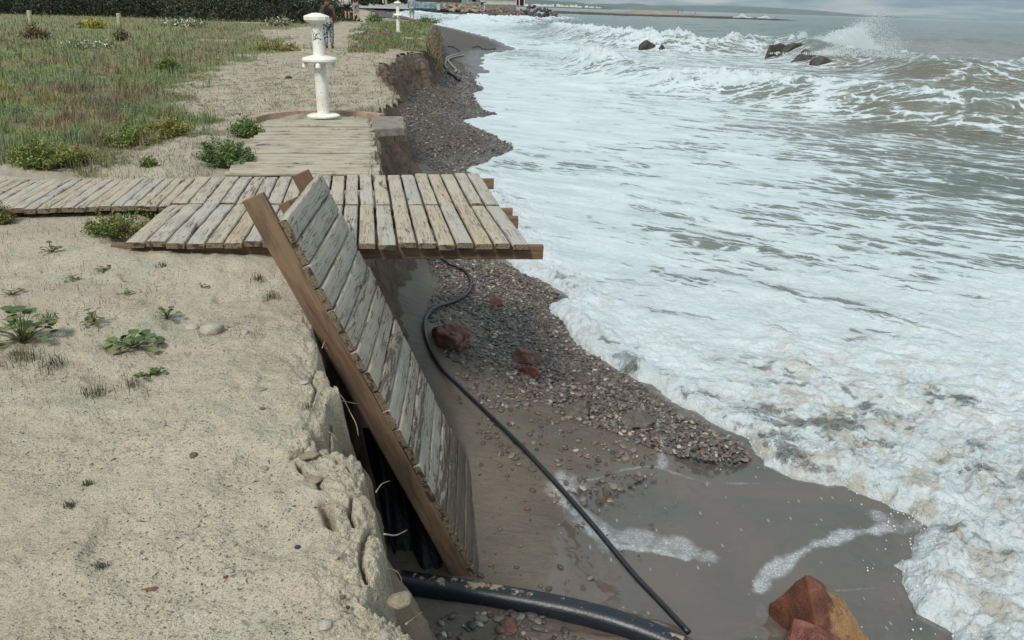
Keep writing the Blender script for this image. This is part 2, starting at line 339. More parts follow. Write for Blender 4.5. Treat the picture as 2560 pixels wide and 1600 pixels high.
def m_wood():
    """weathered, once whitewashed planks; attribute pc = (along, across, seed), tint = per plank"""
    t = Mt('weathered_planks'); pc = t.attr('pc', 'Vector'); ti = t.attr('tint'); pl = t.attr('peel'); en = t.attr('endg')
    g = t.noise(t.mapv(pc, (1.6, 34, 1)), 2.2, 6, .65, 1.1); g2 = t.noise(t.mapv(pc, (.9, 60, 1)), 4, 4, .6, .5)
    paint = t.ramp(ti, [(.0, (.36, .37, .36)), (.25, (.45, .44, .40)), (.5, (.44, .40, .33)), (.75, (.45, .41, .34)), (1., (.40, .29, .18))])
    paint = t.mix(t.math('MULTIPLY', t.ss(t.noise(t.mapv(pc, (2, 7, 1)), 2, 4), .42, .62), .45), paint, (.40, .35, .28))
    paint = t.mix(t.math('MULTIPLY', t.ss(t.noise(t.mapv(pc, (1.5, 5, 1), loc=(9, 2, 0)), 1.8, 6, .7), .48, .66), .5), paint, (.23, .205, .17))
    paint = t.mix(.55, paint, t.mix(ti, (.325, .29, .24), (.36, .285, .195)))
    wood = t.ramp(g, [(.3, (.06, .046, .035)), (.5, (.12, .092, .068)), (.7, (.19, .15, .11))])
    pe = t.noise(t.mapv(pc, (2.2, 13, 1)), 1.6, 6, .72, .6)
    pm = t.ss(t.math('ADD', pe, pl), .60, .64); c = t.mix(pm, paint, wood)
    c = t.mix(t.math('MULTIPLY', t.ss(g, .46, .33), .75), c, (.13, .105, .08))
    crk = t.ss(t.math('ABSOLUTE', t.math('SUBTRACT', t.noise(t.mapv(pc, (1.1, 20, 1), loc=(3, 1, 0)), 1.7, 3, .5, 1.6), .5)), .016, .004)
    crk = t.math('MULTIPLY', crk, t.ss(t.noise(t.mapv(pc, (1, 1, 1)), 3, 2), .42, .56)); c = t.mix(crk, c, (.035, .026, .02))
    c = t.mix(t.math('MULTIPLY', t.ss(g2, .42, .3), .5), c, (.15, .13, .10))
    ec = t.ramp(t.noise(t.mapv(pc, (30, 30, 1)), 3, 5, .7), [(.35, (.05, .038, .026)), (.5, (.17, .13, .085)), (.7, (.27, .215, .145))])
    ec = t.mix(t.ss(t.noise(t.mapv(pc, (9, 9, 1)), 2, 3), .52, .6), ec, (.05, .04, .03))
    c = t.mix(en, c, ec); t.col(c)
    t.nrm(t.bump(t.math('SUBTRACT', t.math('ADD', g, t.math('MULTIPLY', g2, .5)), t.math('ADD', t.math('MULTIPLY', crk, 1.5), t.math('MULTIPLY', pm, .3))), .6, .006)); return t.m
def m_beam():
    t = Mt('brown_timber'); pc = t.attr('pc', 'Vector'); g = t.noise(t.mapv(pc, (1.2, 16, 1)), 2.5, 7, .65, .8)
    c = t.ramp(g, [(.3, (.075, .046, .03)), (.5, (.135, .084, .053)), (.7, (.19, .125, .08))])
    c = t.mix(t.math('MULTIPLY', t.ss(t.noise(t.mapv(pc, (1, 3, 1)), 2, 5, .6), .48, .62), .55), c, (.24, .165, .10))
    c = t.mix(t.ss(t.noise(t.mapv(pc, (3, 9, 1)), 3, 5, .7), .66, .70), c, (.34, .26, .17)); t.col(c)
    t.nrm(t.bump(g, .4, .006)); t.set(t.b, 'Roughness', .8); return t.m
def m_flat(name, col, rough=.85, var=.25, scale=8, spec=.3, bump=.3, metal=0):
    t = Mt(name); n = t.noise(t.obj(), scale, 5, .6); a = tuple(x*(1-var) for x in col); b = tuple(min(1, x*(1+var)) for x in col)
    t.col(t.ramp(n, [(.35, a), (.65, b)])); t.set(t.b, 'Roughness', rough); t.set(t.b, 'Specular IOR Level', spec); t.set(t.b, 'Metallic', metal)
    if bump: t.nrm(t.bump(n, bump, .02))
    return t.m
def m_rock(name, c0, c1, c2, scale=4, rough=.7):
    t = Mt(name); p = t.obj(); n = t.noise(p, scale, 8, .68, .4); n2 = t.noise(p, scale*7, 6, .7)
    c = t.ramp(n, [(.32, c0), (.5, c1), (.66, c2)]); c = t.mix(t.math('MULTIPLY', t.ss(n2, .45, .3), .6), c, tuple(x*.35 for x in c0))
    c = t.mix(t.math('MULTIPLY', t.ss(n2, .64, .74), .35), c, tuple(min(.7, x*2.2+.03) for x in c2)); t.col(c)
    t.set(t.b, 'Roughness', rough); t.nrm(t.bump(t.math('ADD', t.math('MULTIPLY', n, 1.3), t.math('MULTIPLY', n2, .35)), .8, .04)); return t.m
def m_orange():
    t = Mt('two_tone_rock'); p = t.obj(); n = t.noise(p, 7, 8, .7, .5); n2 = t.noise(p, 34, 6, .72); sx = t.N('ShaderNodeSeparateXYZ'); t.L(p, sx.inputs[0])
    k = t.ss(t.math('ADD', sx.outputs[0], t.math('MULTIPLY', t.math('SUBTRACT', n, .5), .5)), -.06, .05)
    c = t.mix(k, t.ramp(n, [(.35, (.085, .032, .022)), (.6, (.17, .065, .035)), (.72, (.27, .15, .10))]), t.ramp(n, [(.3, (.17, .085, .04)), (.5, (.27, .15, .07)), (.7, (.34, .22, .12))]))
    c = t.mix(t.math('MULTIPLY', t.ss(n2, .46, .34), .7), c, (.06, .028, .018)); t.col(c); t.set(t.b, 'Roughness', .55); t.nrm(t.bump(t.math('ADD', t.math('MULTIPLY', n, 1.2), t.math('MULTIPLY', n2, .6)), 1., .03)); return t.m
def m_post():
    t = Mt('rusty_white_paint'); p = t.obj(); c = t.ramp(t.noise(p, 5, 5, .6), [(.35, (.62, .60, .52)), (.6, (.74, .73, .66))])
    c = t.mix(t.ss(t.noise(t.mapv(p, (1, 1, .5)), 26, 4, .7), .67, .71), c, (.10, .05, .03))
    c = t.mix(t.math('MULTIPLY', t.ss(t.noise(t.mapv(p, (14, 14, 1.5)), 2, 4), .60, .70), .35), c, (.42, .29, .17)); t.col(c)
    t.set(t.b, 'Roughness', .6); return t.m
def m_tint(name, rough=.9, sub=0, spec=.25):
    """colour straight from the vertex attribute 'vc' (own colour of each blade, leaf or stone)"""
    t = Mt(name); t.col(t.attr('vc', 'Color')); t.set(t.b, 'Roughness', rough); t.set(t.b, 'Specular IOR Level', spec); return t.m
def m_pipe():
    t = Mt('black_pipe_with_sand'); p = t.pos(); nz = t.N('ShaderNodeSeparateXYZ'); t.L(t.N('ShaderNodeNewGeometry').outputs['Normal'], nz.inputs[0])
    sx_ = t.N('ShaderNodeSeparateXYZ'); t.L(p, sx_.inputs[0]); s_ = t.ss(t.math('ADD', t.math('SUBTRACT', nz.outputs[2], t.math('MULTIPLY', t.ss(sx_.outputs[0], -.35, .5), .12)), t.math('MULTIPLY', t.math('SUBTRACT', t.noise(p, 9, 7, .72), .5), 1.7)), 0.96, 1.04)
    sp = t.math('MULTIPLY', t.ss(t.noise(p, 60, 3, .7), .66, .72), t.ss(t.noise(p, 7, 3), .5, .6)); k = t.math('MAXIMUM', s_, sp)
    t.col(t.mix(k, t.mix(t.noise(p, 9, 4), (.007, .010, .016), (.016, .02, .028)), t.mix(t.noise(p, 40, 4), (.22, .15, .09), (.42, .33, .21))))
    t.set(t.b, 'Roughness', t.math('ADD', .36, t.math('MULTIPLY', k, .5))); t.set(t.b, 'Specular IOR Level', .4); t.nrm(t.bump(t.math('ADD', k, t.math('MULTIPLY', t.noise(p, 60, 3), .4)), .5, .008)); return t.m
def m_camo():
    t = Mt('camouflage_cloth'); p = t.mapv(t.obj(), (1, 1, 1.6)); n = t.noise(p, 19, 3, .5, .4)
    t.col(t.ramp(n, [(.44, (.015, .018, .03)), (.47, (.09, .10, .13)), (.53, (.10, .11, .14)), (.55, (.42, .42, .42))])); return t.m
def m_spray():
    m = bpy.data.materials.new('white_spray'); m.use_nodes = True; q = m.node_tree; q.nodes.clear(); a = q.nodes.new('ShaderNodeBsdfDiffuse'); c = q.nodes.new('ShaderNodeBsdfTranslucent'); x = q.nodes.new('ShaderNodeMixShader'); u = q.nodes.new('ShaderNodeOutputMaterial')
    for n in (a, c): n.inputs[0].default_value = (.9, .93, .93, 1)
    q.links.new(a.outputs[0], x.inputs[1]); q.links.new(c.outputs[0], x.inputs[2]); q.links.new(x.outputs[0], u.inputs[0]); return m
M = dict(sand=m_sand(), cliff=m_cliff(), beach=m_beach(), sea=m_sea(), wood=m_wood(), beam=m_beam(), post=m_post(), pipe=m_pipe(), tint=m_tint('plant_tissue'),
    stone=m_tint('pebble_stone', .5, spec=.45), spray=m_spray(), camo=m_camo(),
    ochre=m_rock('ochre_rock', (.12, .05, .028), (.24, .11, .05), (.34, .20, .10), 3), redrock=m_rock('red_rock', (.07, .042, .038), (.19, .092, .072), (.27, .17, .14), 5), orange=m_orange(),
    rust=m_rock('rust_rock', (.085, .03, .025), (.17, .062, .045), (.26, .12, .095), 7, .55), darkrock=m_rock('dark_sea_rock', (.02, .018, .015), (.045, .038, .03), (.075, .065, .05), 2, .5),
    greyrock=m_rock('grey_rock', (.06, .052, .045), (.12, .10, .085), (.18, .155, .135), 5), tan=m_rock('tan_boulder', (.16, .125, .095), (.27, .22, .165), (.36, .31, .25), 1),
    white=m_rock('pale_stone', (.30, .275, .23), (.42, .39, .33), (.50, .47, .41), 6), clod=m_rock('sand_clod', (.17, .13, .09), (.30, .25, .18), (.36, .31, .24), 9, .95),
    conc=m_rock('old_concrete', (.15, .125, .10), (.23, .20, .17), (.28, .25, .22), 8, .95), terra=m_rock('terracotta_paving', (.27, .19, .13), (.38, .27, .19), (.42, .33, .25), 5, .9),
    rubber=m_flat('black_rubber', (.012, .012, .014), .42, .3, 20, .5, .1), liner_shade=m_flat('black_liner_shade', (.006, .006, .007), .5, .4, 30, .4, .4),
    hose=m_flat('grey_hose', (.26, .25, .23), .6, .2, 10, .4, .1), ink=m_flat('black_ink', (.02, .02, .022), .6, .1, 5), bark=m_flat('bark', (.07, .055, .04), .9, .3, 6),
    root=m_flat('dry_root', (.36, .27, .17), .9, .3, 20), post2=m_flat('pale_wood_post', (.36, .33, .22), .9, .25, 9), skin=m_flat('skin', (.42, .24, .17), .6, .1, 6),
    brown=m_flat('brown_jacket', (.085, .055, .038), .9, .25, 9), black=m_flat('black_cloth', (.012, .012, .014), .9, .2, 9), whitej=m_flat('pale_jacket', (.50, .50, .48), .9, .3, 14),
    navy=m_flat('navy_cloth', (.03, .032, .045), .9, .2, 9), denim=m_flat('pale_denim', (.22, .27, .30), .9, .2, 9), sweat=m_flat('grey_blue_sweatshirt', (.25, .28, .36), .9, .15, 9),
    teal=m_flat('teal_patterned_shorts', (.18, .27, .27), .9, .7, 26), hair=m_flat('dark_hair', (.018, .012, .01), .8, .2, 20), cap=m_flat('brown_cap', (.13, .07, .05), .9, .15, 9),
    wall=m_flat('white_wall', (.52, .52, .47), .9, .08, .8), wall2=m_flat('stone_wall', (.17, .16, .14), .95, .4, .9, bump=.8), roofd=m_flat('dark_roof', (.045, .045, .04), .9, .3, 1.5),
    bluew=m_flat('blue_painted_wall', (.17, .25, .28), .9, .6, .7), redb=m_flat('red_brown_shade', (.13, .05, .04), .9, .2, 1), hill=m_flat('hill_scrub', (.075, .095, .085), 1, .25, .004, bump=0),
    town=m_flat('town_plaster', (.62, .60, .56), .9, .1, .05, bump=0), spit=m_flat('spit_sand', (.24, .20, .165), .95, .2, .08))

# ------------------------------------------------------------------ coast outlines (ground plan)
ZW = -2.1
def G(pts, z): return [tuple(at(u, v, z)[:2]) for u, v in pts]
edge_px = [(1047, 1600), (1023, 1565), (992, 1536), (950, 1510), (925, 1482), (938, 1440), (963, 1412), (960, 1370), (957, 1327), (944, 1292), (941, 1253), (926, 1234), (908, 1200), (914, 1160),
    (912, 1141), (900, 1123), (862, 1115), (830, 1108), (799, 1104), (785, 1075), (788, 1054), (808, 1045), (820, 1030), (823, 985), (846, 968), (845, 955), (825, 943), (822, 914), (796, 890), (801, 853), (788, 828), (782, 806), (800, 775), (830, 740),
    (868, 700), (890, 665), (915, 600), (922, 540), (938, 480), (946, 430), (948, 380), (945, 340), (932, 310), (945, 292), (940, 268), (990, 258), (996, 232), (975, 215), (957, 203), (948, 185), (948, 172), (939, 160),
    (985, 154), (991, 140), (1040, 128), (1064, 127), (1075, 95), (1086, 68), (1074, 56), (1050, 51), (1015, 46)]
EDGE = [(-.1, -6), (-.12, .3), (-.14, 1.0)]+G(edge_px, 0.)+[(-19, 105), (-26, 150), (-40, 210), (-60, 270), (-62, 305), (-30, 322), (-8, 326), (4, 330), (10, 345), (-20, 420), (-4000, 430), (-4000, -6)]
wl_px = [(2375, 1592), (2333, 1568), (2282, 1544), (2264, 1510), (2240, 1465), (2243, 1435), (2222, 1420), (2272, 1406), (2282, 1359), (2290, 1343), (2317, 1324), (2270, 1290), (2232, 1279), (2198, 1261), (2145, 1245), (2110, 1226), (2068, 1226), (2020, 1216), (1978, 1205), (1950, 1190),
    (1915, 1168), (1888, 1144), (1862, 1104), (1830, 1086), (1788, 1067), (1751, 1046), (1709, 1027), (1666, 998), (1634, 972), (1592, 961), (1566, 945), (1539, 927), (1505, 906), (1465, 885), (1441, 863), (1423, 832), (1394, 805), (1367, 768), (1436, 754), (1407, 741),
    (1351, 704), (1288, 683), (1265, 640), (1240, 560), (1200, 480), (1180, 440), (1164, 428), (1235, 400), (1286, 371), (1243, 350), (1190, 322), (1148, 302), (1193, 296), (1240, 288), (1203, 278), (1185, 254), (1177, 238), (1209, 225), (1185, 204), (1195, 185), (1222, 180), (1198, 167), (1203, 146), (1217, 135),
    (1290, 124), (1240, 100), (1195, 86), (1140, 73), (1090, 62), (1030, 45), (975, 32)]
LAND = [(2.6, -6), (2.4, 1), (2.5, 2.6), (2.75, 3.5)]+G(wl_px, ZW)+[(-52, 300), (-33, 305), (-8, 306), (14, 306), (21, 315), (20, 335), (-5, 450), (-4000, 460), (-4000, -6)]
EDGE = np.array(EDGE); LAND = np.array(LAND)

def dW_(x, y):
    d = sdf(LAND, x, y); k = np.clip(np.hypot(x, y)/10, .35, 6)
    return d+(fbm(x*1.7, y*1.7, 3, 5)*.12+fbm(x*7, y*7, 3, 9)*.045)*k
def dE_(x, y):
    d = sdf(EDGE, x, y); k = np.clip(np.hypot(x, y)/6, .5, 3)
    return d+(fbm(x*3, y*3, 3, 21)*.05+fbm(x*13, y*13, 4, 25, .6)*.03)*k+fbm(x*30, y*30, 2, 27)*.008
cliff_z = lambda y: np.interp(y, [0, 4.2, 5.5, 7, 10, 30, 80, 200, 330], [-1.95, -1.9, -1.55, -1.3, -1.2, -1.2, -1.25, -1.4, -1.4])
def beach_h(x, y, dw=None, de=None):
    x = np.asarray(x, float); y = np.asarray(y, float)
    dw = dW_(x, y) if dw is None else dw
    de = -sdf(EDGE, x, y) if de is None else de
    t = np.clip(dw, 0, None)/(np.clip(dw, 0, None)+np.clip(de, 0, None)+1e-4); t = np.clip(t, 0, 1)
    z = ZW+.03+(cliff_z(y)-ZW-.03)*t**1.15+np.minimum(dw, .06)*.5
    z = z+np.where(dw < 0, np.maximum(dw, -30)*.10, 0)
    return z+fbm(x*1.1, y*1.1, 4, 31)*.05*sst(0, .6, dw)+fbm(x*9, y*9, 2, 35)*.006
def bat(u, v, it=14):
    """where the sight line of a photo pixel meets the beach"""
    z = -1.9
    for _ in range(it):
        p = at(u, v, z); z = .5*z+.5*float(beach_h(p[0:1], p[1:2])[0])
    return np.array([p[0], p[1], z])
CRACKS = [[(812, 1262), (822, 1290), (826, 1318), (834, 1322)], [(745, 1150), (752, 1172), (775, 1190), (790, 1205), (802, 1212), (800, 1226)], [(730, 1140), (765, 1118), (775, 1105)], [(820, 1000), (818, 1030), (806, 1060)], [(905, 1210), (880, 1235), (872, 1270), (885, 1310)], [(930, 1290), (905, 1330), (900, 1385), (912, 1430)], [(775, 1100), (800, 1135), (840, 1140), (880, 1165)], [(790, 905), (775, 935), (790, 965), (780, 1000)]]
CRW = [.016, .008, .006, .008, .005, .006, .005, .005]; CRACKS = [G(c, 0.) for c in CRACKS]
MOUND = at(350, 648, 0)[:2]
def ground_h(x, y, de=None):
    x = np.asarray(x, float); y = np.asarray(y, float)
    r = np.hypot(x, y); z = fbm(x*.35, y*.35, 3, 41)*.06*sst(2, 9, r)+fbm(x*1.9, y*1.9, 4, 43)*.045-.022*sst(.25, .5, perlin(x*3.4, y*3.4, 45))+.012*billow(x*4.5, y*2.5, 2, 46)+fbm(x*9, y*9, 3, 47)*.009
    z = z+.07*np.exp(-((x-MOUND[0])**2*3+(y-MOUND[1])**2*6))
    z = z+.03*np.exp(-((y-5.0)/.28)**2)*sst(-1.2, -1.9, x)*sst(-2.9, -2.3, x)
    h = at(1000, 75, 0); z = z+.28*np.exp(-((x-h[0])/5)**2-((y-h[1])/14)**2)
    dk = sst(.25, 0, np.maximum(np.abs(x+2.7)-1.9, np.abs(y-6.85)-1.3)); z = z*(1-dk)+(-.06)*dk
    lb = sst(.3, 0, np.abs(y-6.3-.09*(x+3))-.75)*sst(-2.95, -3.15, x); z = z*(1-lb)+.045*lb
    wk = sst(.2, 0, np.maximum(np.abs(x-np.interp(y, [8, 12.5], [-2.4, -3.2]))-.95, np.abs(y-10.3)-2.4)); z = z*(1-wk)-.045*wk
    return z+sst(60, 140, y)*-.2

def polar(az0, az1, naz, radii):
    az = np.radians(np.linspace(az0, az1, naz)); A, Rr = np.meshgrid(az, radii); return Rr*np.sin(A), Rr*np.cos(A)
def grid_faces(nr, nc):
    i = np.arange(nr*nc).reshape(nr, nc); return np.stack([i[:-1, :-1], i[:-1, 1:], i[1:, 1:], i[1:, :-1]], -1).reshape(-1, 4)
def rows(h, d0, d1, step, far, nfar):
    dep = np.radians(np.arange(d0, d1, -step)); r = h/np.tan(dep); return np.concatenate([r, np.geomspace(r[-1]*1.02, far, nfar)])
def keep(V, Fc, fm, at_):
    Fc = Fc[fm]; used = np.zeros(len(V), bool); used[Fc.ravel()] = True; ix = np.cumsum(used)-1
    return V[used], ix[Fc], {k: a[used] for k, a in at_.items()}

# ------------------------------------------------------------------ ground (dune terrace)
veg_px = [[(-400, 420), (60, 432), (130, 430), (235, 432), (300, 400), (470, 352), (500, 300), (470, 235), (560, 180), (640, 130), (720, 100), (640, 85), (860, 60), (870, 30), (860, 8), (-400, 8)],
    [(860, 128), (1062, 124), (1088, 62), (1050, 45), (960, 40), (940, 52), (905, 100)], [(590, 108), (735, 112), (770, 122), (690, 134), (600, 140), (540, 150)]]
VEG = [G(p, 0.) for p in veg_px]
def veg_(x, y):
    v = np.full(x.shape, -1e9)
    for P in VEG: v = np.maximum(v, sdf(np.array(P), x, y)/(.25+.03*np.hypot(x, y)))
    return v
rad = rows(1.75, 72, 1.6, .085, 900, 90)
X, Y = polar(-56, 24, 860, rad); X = X.ravel(); Y = Y.ravel()
de = dE_(X, Y); Z = ground_h(X, Y)
cz = np.zeros_like(X)
near = Y < 4.5
for P, wd in zip(CRACKS, CRW):
    d, _ = polydist(np.array(P), X[near], Y[near], False); cz[near] = np.minimum(cz[near], -.09*np.exp(-(d/wd)**2))
Z = Z+cz
fk_ = np.clip(np.hypot(X, Y)/14, .3, 1.5)
lip = sst(.07, .0, de); Z = Z-lip**1.6*.03-np.where(de < .012, (.012-de)*6.0/fk_*.3, 0); Z = np.maximum(Z, -.30)
Z = Z-sst(.22, .0, de)*np.clip(billow(X*10, Y*10, 4, 331, .6), 0, 1)*.055+sst(.3, .1, de)*sst(6, 3, Y)*fbm(X*16, Y*16, 3, 333)*.018
vg = sst(-.6, .9, veg_(X, Y)+fbm(X*.8, Y*.8, 3, 51)*1.6)
V = np.stack([X, Y, Z], 1); Fc = grid_faces(len(rad), 860)
fm = (de[Fc] > -.04).all(1)
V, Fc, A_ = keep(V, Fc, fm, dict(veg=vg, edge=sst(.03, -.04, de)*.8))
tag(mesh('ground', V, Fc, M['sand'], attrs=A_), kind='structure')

# cliff face under the broken edge
E2 = EDGE[1:-8]; seg = np.diff(E2, axis=0); sl_ = np.hypot(*seg.T); pts = []; nrm_ = []
for i in range(len(seg)):
    mid = (E2[i]+E2[i+1])/2; st = np.clip(np.hypot(*mid)*.004, .012, .6); k = max(1, int(sl_[i]/st))
    for j in range(k): pts.append(E2[i]+seg[i]*j/k)
pts = np.array(pts)
def smooth(a, n):
    for _ in range(n): a[1:-1] = (a[:-2]+a[1:-1]*2+a[2:])/4
    return a
ps = smooth(pts.copy(), 3); T = np.gradient(ps, axis=0)
Tn = smooth(T.copy(), 60); Tn /= np.linalg.norm(Tn, axis=1)[:, None]+1e-9; NO = np.stack([Tn[:, 1], -Tn[:, 0]], 1)
tt = np.linspace(0, 1, 56); n_ = len(ps); s_ = np.cumsum(np.r_[0, np.hypot(*np.diff(ps, axis=0).T)])
SS, TT = np.meshgrid(s_, tt); yy = np.broadcast_to(ps[:, 1], SS.shape)
kk = np.clip(yy/10, .7, 1.6)
talus = np.interp(ps[:, 1], [0, 2.0, 3.0, 3.7, 4.2, 4.7, 7, 12, 26, 60], [.5, .55, .50, .46, .28, .10, .35, .55, .45, .9])[None]
off = -.09-.05*np.exp(-((TT-.12)/.1)**2)+talus*TT**np.interp(ps[:, 1], [3.6, 4.3], [.72, 2.2])[None]*(1+.5*fbm(SS*1.1, TT*1.5, 3, 61))
off = off+(fbm(SS*2.3, TT*2.5+9, 4, 63)*.12+billow(SS*5, TT*4.5, 4, 65, .6)*.055*sst(0, .1, TT))*kk
off[0] -= .28; PX = ps[None, :, 0]+NO[None, :, 0]*off; PY = ps[None, :, 1]+NO[None, :, 1]*off
zb = beach_h(PX[-1], PY[-1])-.08
PZ = -.04+(zb[None]+.04)*TT+fbm(SS*4, TT*4, 2, 69)*.02*sst(0, .2, TT)
V = np.stack([PX, PY, PZ], -1).reshape(-1, 3)
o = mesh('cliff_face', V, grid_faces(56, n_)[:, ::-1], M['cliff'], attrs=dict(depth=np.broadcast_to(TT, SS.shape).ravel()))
tag(o, kind='structure', label='eroded brown earth face below the broken dune edge')
CL = (ps, NO)

# ------------------------------------------------------------------ beach
rad = rows(3.85, 66, 1.7, .085, 520, 60)
X, Y = polar(-34, 50, 860, rad); X = X.ravel(); Y = Y.ravel()
dw = dW_(X, Y); de = -sdf(EDGE, X, Y); Z = beach_h(X, Y, dw, de)
FILM = np.array(G([(1640, 1040), (1655, 1120), (1645, 1190), (1560, 1215), (1480, 1240), (1395, 1275), (1400, 1340), (1385, 1400), (1365, 1500), (1360, 1620), (2600, 1640), (2500, 1500), (2300, 1250), (1950, 1150), (1860, 1090), (1740, 1040)], -2.07))
fd = sdf(FILM, X, Y)+fbm(X*4, Y*4, 3, 71)*.05
wet = np.maximum(sst(-.02, .03, fd), sst(.42, .05, dw/np.clip(np.hypot(X, Y)/9, .6, 5))*.8)
Z = Z-(Z-(ZW+.035))*sst(0, .5, fd)*.8
foam = np.zeros_like(X); fa_ = fbm(X*3.2, Y*3.2, 4, 191, .6); fb_ = fbm(X*2.2+Y*5, Y*3-X*7, 4, 193, .6)
for pl, wd, st in [([(1650, 1045), (1640, 1100), (1652, 1150), (1650, 1200)], .06, .8), ([(1640, 1208), (1720, 1212), (1800, 1215), (1900, 1212)], .02, .75), ([(1415, 1285), (1440, 1310), (1490, 1345)], .20, .98),
        ([(1470, 1320), (1560, 1345), (1660, 1370), (1760, 1400)], .15, .82), ([(1530, 1375), (1630, 1385), (1720, 1405)], .05, 1.), ([(1893, 1480), (1915, 1440), (1985, 1395), (2060, 1360), (2130, 1335), (2215, 1322)], .085, 1.),
        ([(1640, 1205), (1560, 1225), (1490, 1255), (1400, 1280)], .02, .7), ([(2190, 1290), (2260, 1330), (2290, 1300)], .14, .7), ([(2090, 1480), (2180, 1474)], .02, .6), ([(1890, 1490), (1900, 1540), (1930, 1600)], .10, .5)]:
    d, _ = polydist(np.array(G(pl, -2.07)), X, Y, False); foam = np.maximum(foam, st*np.clip(1.+.45*fb_, .4, 1.1)*np.exp(-(np.clip(d+(fa_*1.15-.05)*wd, 0, None)/wd)**2*1.3)*(d < wd*3))
foam = np.maximum(foam, .42*sst(.05, .0, dw)*sst(12, 6, Y))
pd_ = np.array(G([(1040, 655), (1290, 670), (1430, 755), (1460, 880), (1640, 990), (1760, 1060), (1880, 1140), (1700, 1160), (1500, 1110), (1330, 1050), (1230, 960), (1190, 870), (1100, 800), (1070, 740)], -2.))
PEBZ = pd_; pf = np.array(G([(930, 200), (1100, 130), (1230, 200), (1240, 290), (1300, 370), (1170, 440), (940, 440)], -1.7))
pn = np.array(G([(1150, 1560), (1300, 1530), (1450, 1600), (1500, 1700), (1050, 1700)], -2.))
def peb_(x, y):
    k = .25+.02*np.hypot(x, y)
    return np.maximum(np.maximum(sst(-.5, .4, sdf(pd_, x, y)/k), sst(-.4, .3, sdf(pf, x, y)/k)), np.maximum(.3*sst(-.5, .5, sdf(pn, x, y)/k), sst(22, 34, y)*.9))
peb = peb_(X, Y)
V = np.stack([X, Y, Z], 1); Fc = grid_faces(len(rad), 860); fm = ((dw[Fc] > -2.5).any(1)) & ((de[Fc] > -1.2).any(1))
V, Fc, A_ = keep(V, Fc, fm, dict(peb=peb*(1-sst(0, .1, fd)*.7), wet=wet, foam=foam))
tag(mesh('beach', V, Fc, M['beach'], attrs=A_), kind='structure')

# ------------------------------------------------------------------ sea
rad = rows(3.85, 60, 1.3, .072, 9000, 190)
NA = 900
X, Y = polar(-16, 52, NA, rad); X = X.ravel(); Y = Y.ravel(); Rr = np.hypot(X, Y)
dw = dW_(X, Y); ds = -dw
ca, sa = math.cos(math.radians(-33)), math.sin(math.radians(-33))
A1 = X*ca+Y*sa; B1 = -X*sa+Y*ca                      # along the crests, across them (seaward +)
def ctrl(L): return [(*at(u, v, ZW)[:2], f) for u, v, f in L]
turb = idw(ctrl([(2500, 1500, 1), (2350, 1300, 1), (2100, 1150, .9), (2000, 1000, .75), (2300, 1050, .85), (1700, 960, .55), (2400, 850, .35), (2100, 800, .3), (1800, 800, .3), (1500, 600, .2), (2400, 600, .25), (2000, 500, .2), (1500, 300, .08), (1300, 200, .06), (2300, 380, .25),
    (2000, 100, .2), (1500, 60, .15), (2500, 80, .15)]), X, Y)
foam = idw(ctrl([(2500, 1500, .97), (2350, 1300, .94), (2100, 1150, .88), (1950, 1010, .76), (2080, 1040, .72), (2300, 1050, .88), (1700, 960, .93), (2480, 900, .95), (2400, 700, .84), (2250, 850, .93), (2100, 800, .88), (1800, 800, .93), (1500, 700, .92), (1500, 500, .93), (2400, 600, .68),
    (2100, 640, .70), (2000, 500, .64), (2200, 470, .38), (2400, 450, .28), (2540, 520, .30), (1800, 450, .80), (1600, 330, .93), (1350, 300, .97), (1300, 200, .97), (1250, 170, .95), (1450, 240, .92), (1700, 270, .84), (2000, 310, .64), (2200, 340, .42), (2450, 370, .36), (1850, 290, .66), (1650, 260, .74), (1750, 330, .8), (1380, 120, .9), (1250, 90, .85), (1180, 60, .93), (1320, 135, .55),
    (1600, 140, .76), (1750, 160, .74), (1900, 180, .60), (2100, 200, .50), (2300, 215, .30), (2500, 230, .22), (2100, 225, .26), (1950, 215, .3), (2450, 215, .3), (1450, 100, .6), (1700, 80, .02), (1500, 55, .05), (2000, 70, .0), (2300, 90, .0), (2500, 120, .12), (2400, 60, .0), (1300, 50, .35), (1150, 40, .65), (1800, 60, .0), (2350, 125, .2), (2540, 50, .0), (1450, 75, .1), (1380, 95, .5), (1650, 100, .1), (1900, 110, .1)]), X, Y)
foam = np.where(Rr > 700, foam*.8, foam)
brown = idw(ctrl([(2500, 1500, .7), (2350, 1300, .8), (1960, 1050, 1), (2100, 1150, 1), (2300, 1100, .7), (1700, 960, .3), (2000, 700, .35), (2400, 600, .2), (2400, 450, 0.1), (1500, 500, .1), (2300, 320, .8), (2500, 320, .7), (2000, 250, .5), (2350, 170, .9), (2450, 180, .9), (2100, 60, .0), (1600, 70, .0), (2450, 400, .3)]), X, Y)
Z = np.full(X.shape, ZW)
turb = np.maximum(turb, .8*sst(.9, .1, ds/np.clip(Rr/8, .5, 4))*sst(26, 12, Rr)); foam = np.maximum(foam, .97*sst(.30, .05, ds/np.clip(Rr/8, .5, 5))); foam = np.clip(foam+.16*fbm(A1*.22, B1*.7, 4, 83), 0, 1); foam = np.maximum(foam, .93*sst(1.6, .8, ds)*sst(-.1, .02, ds)*sst(16, 12, Rr)*sst(6.6, 8, Y))
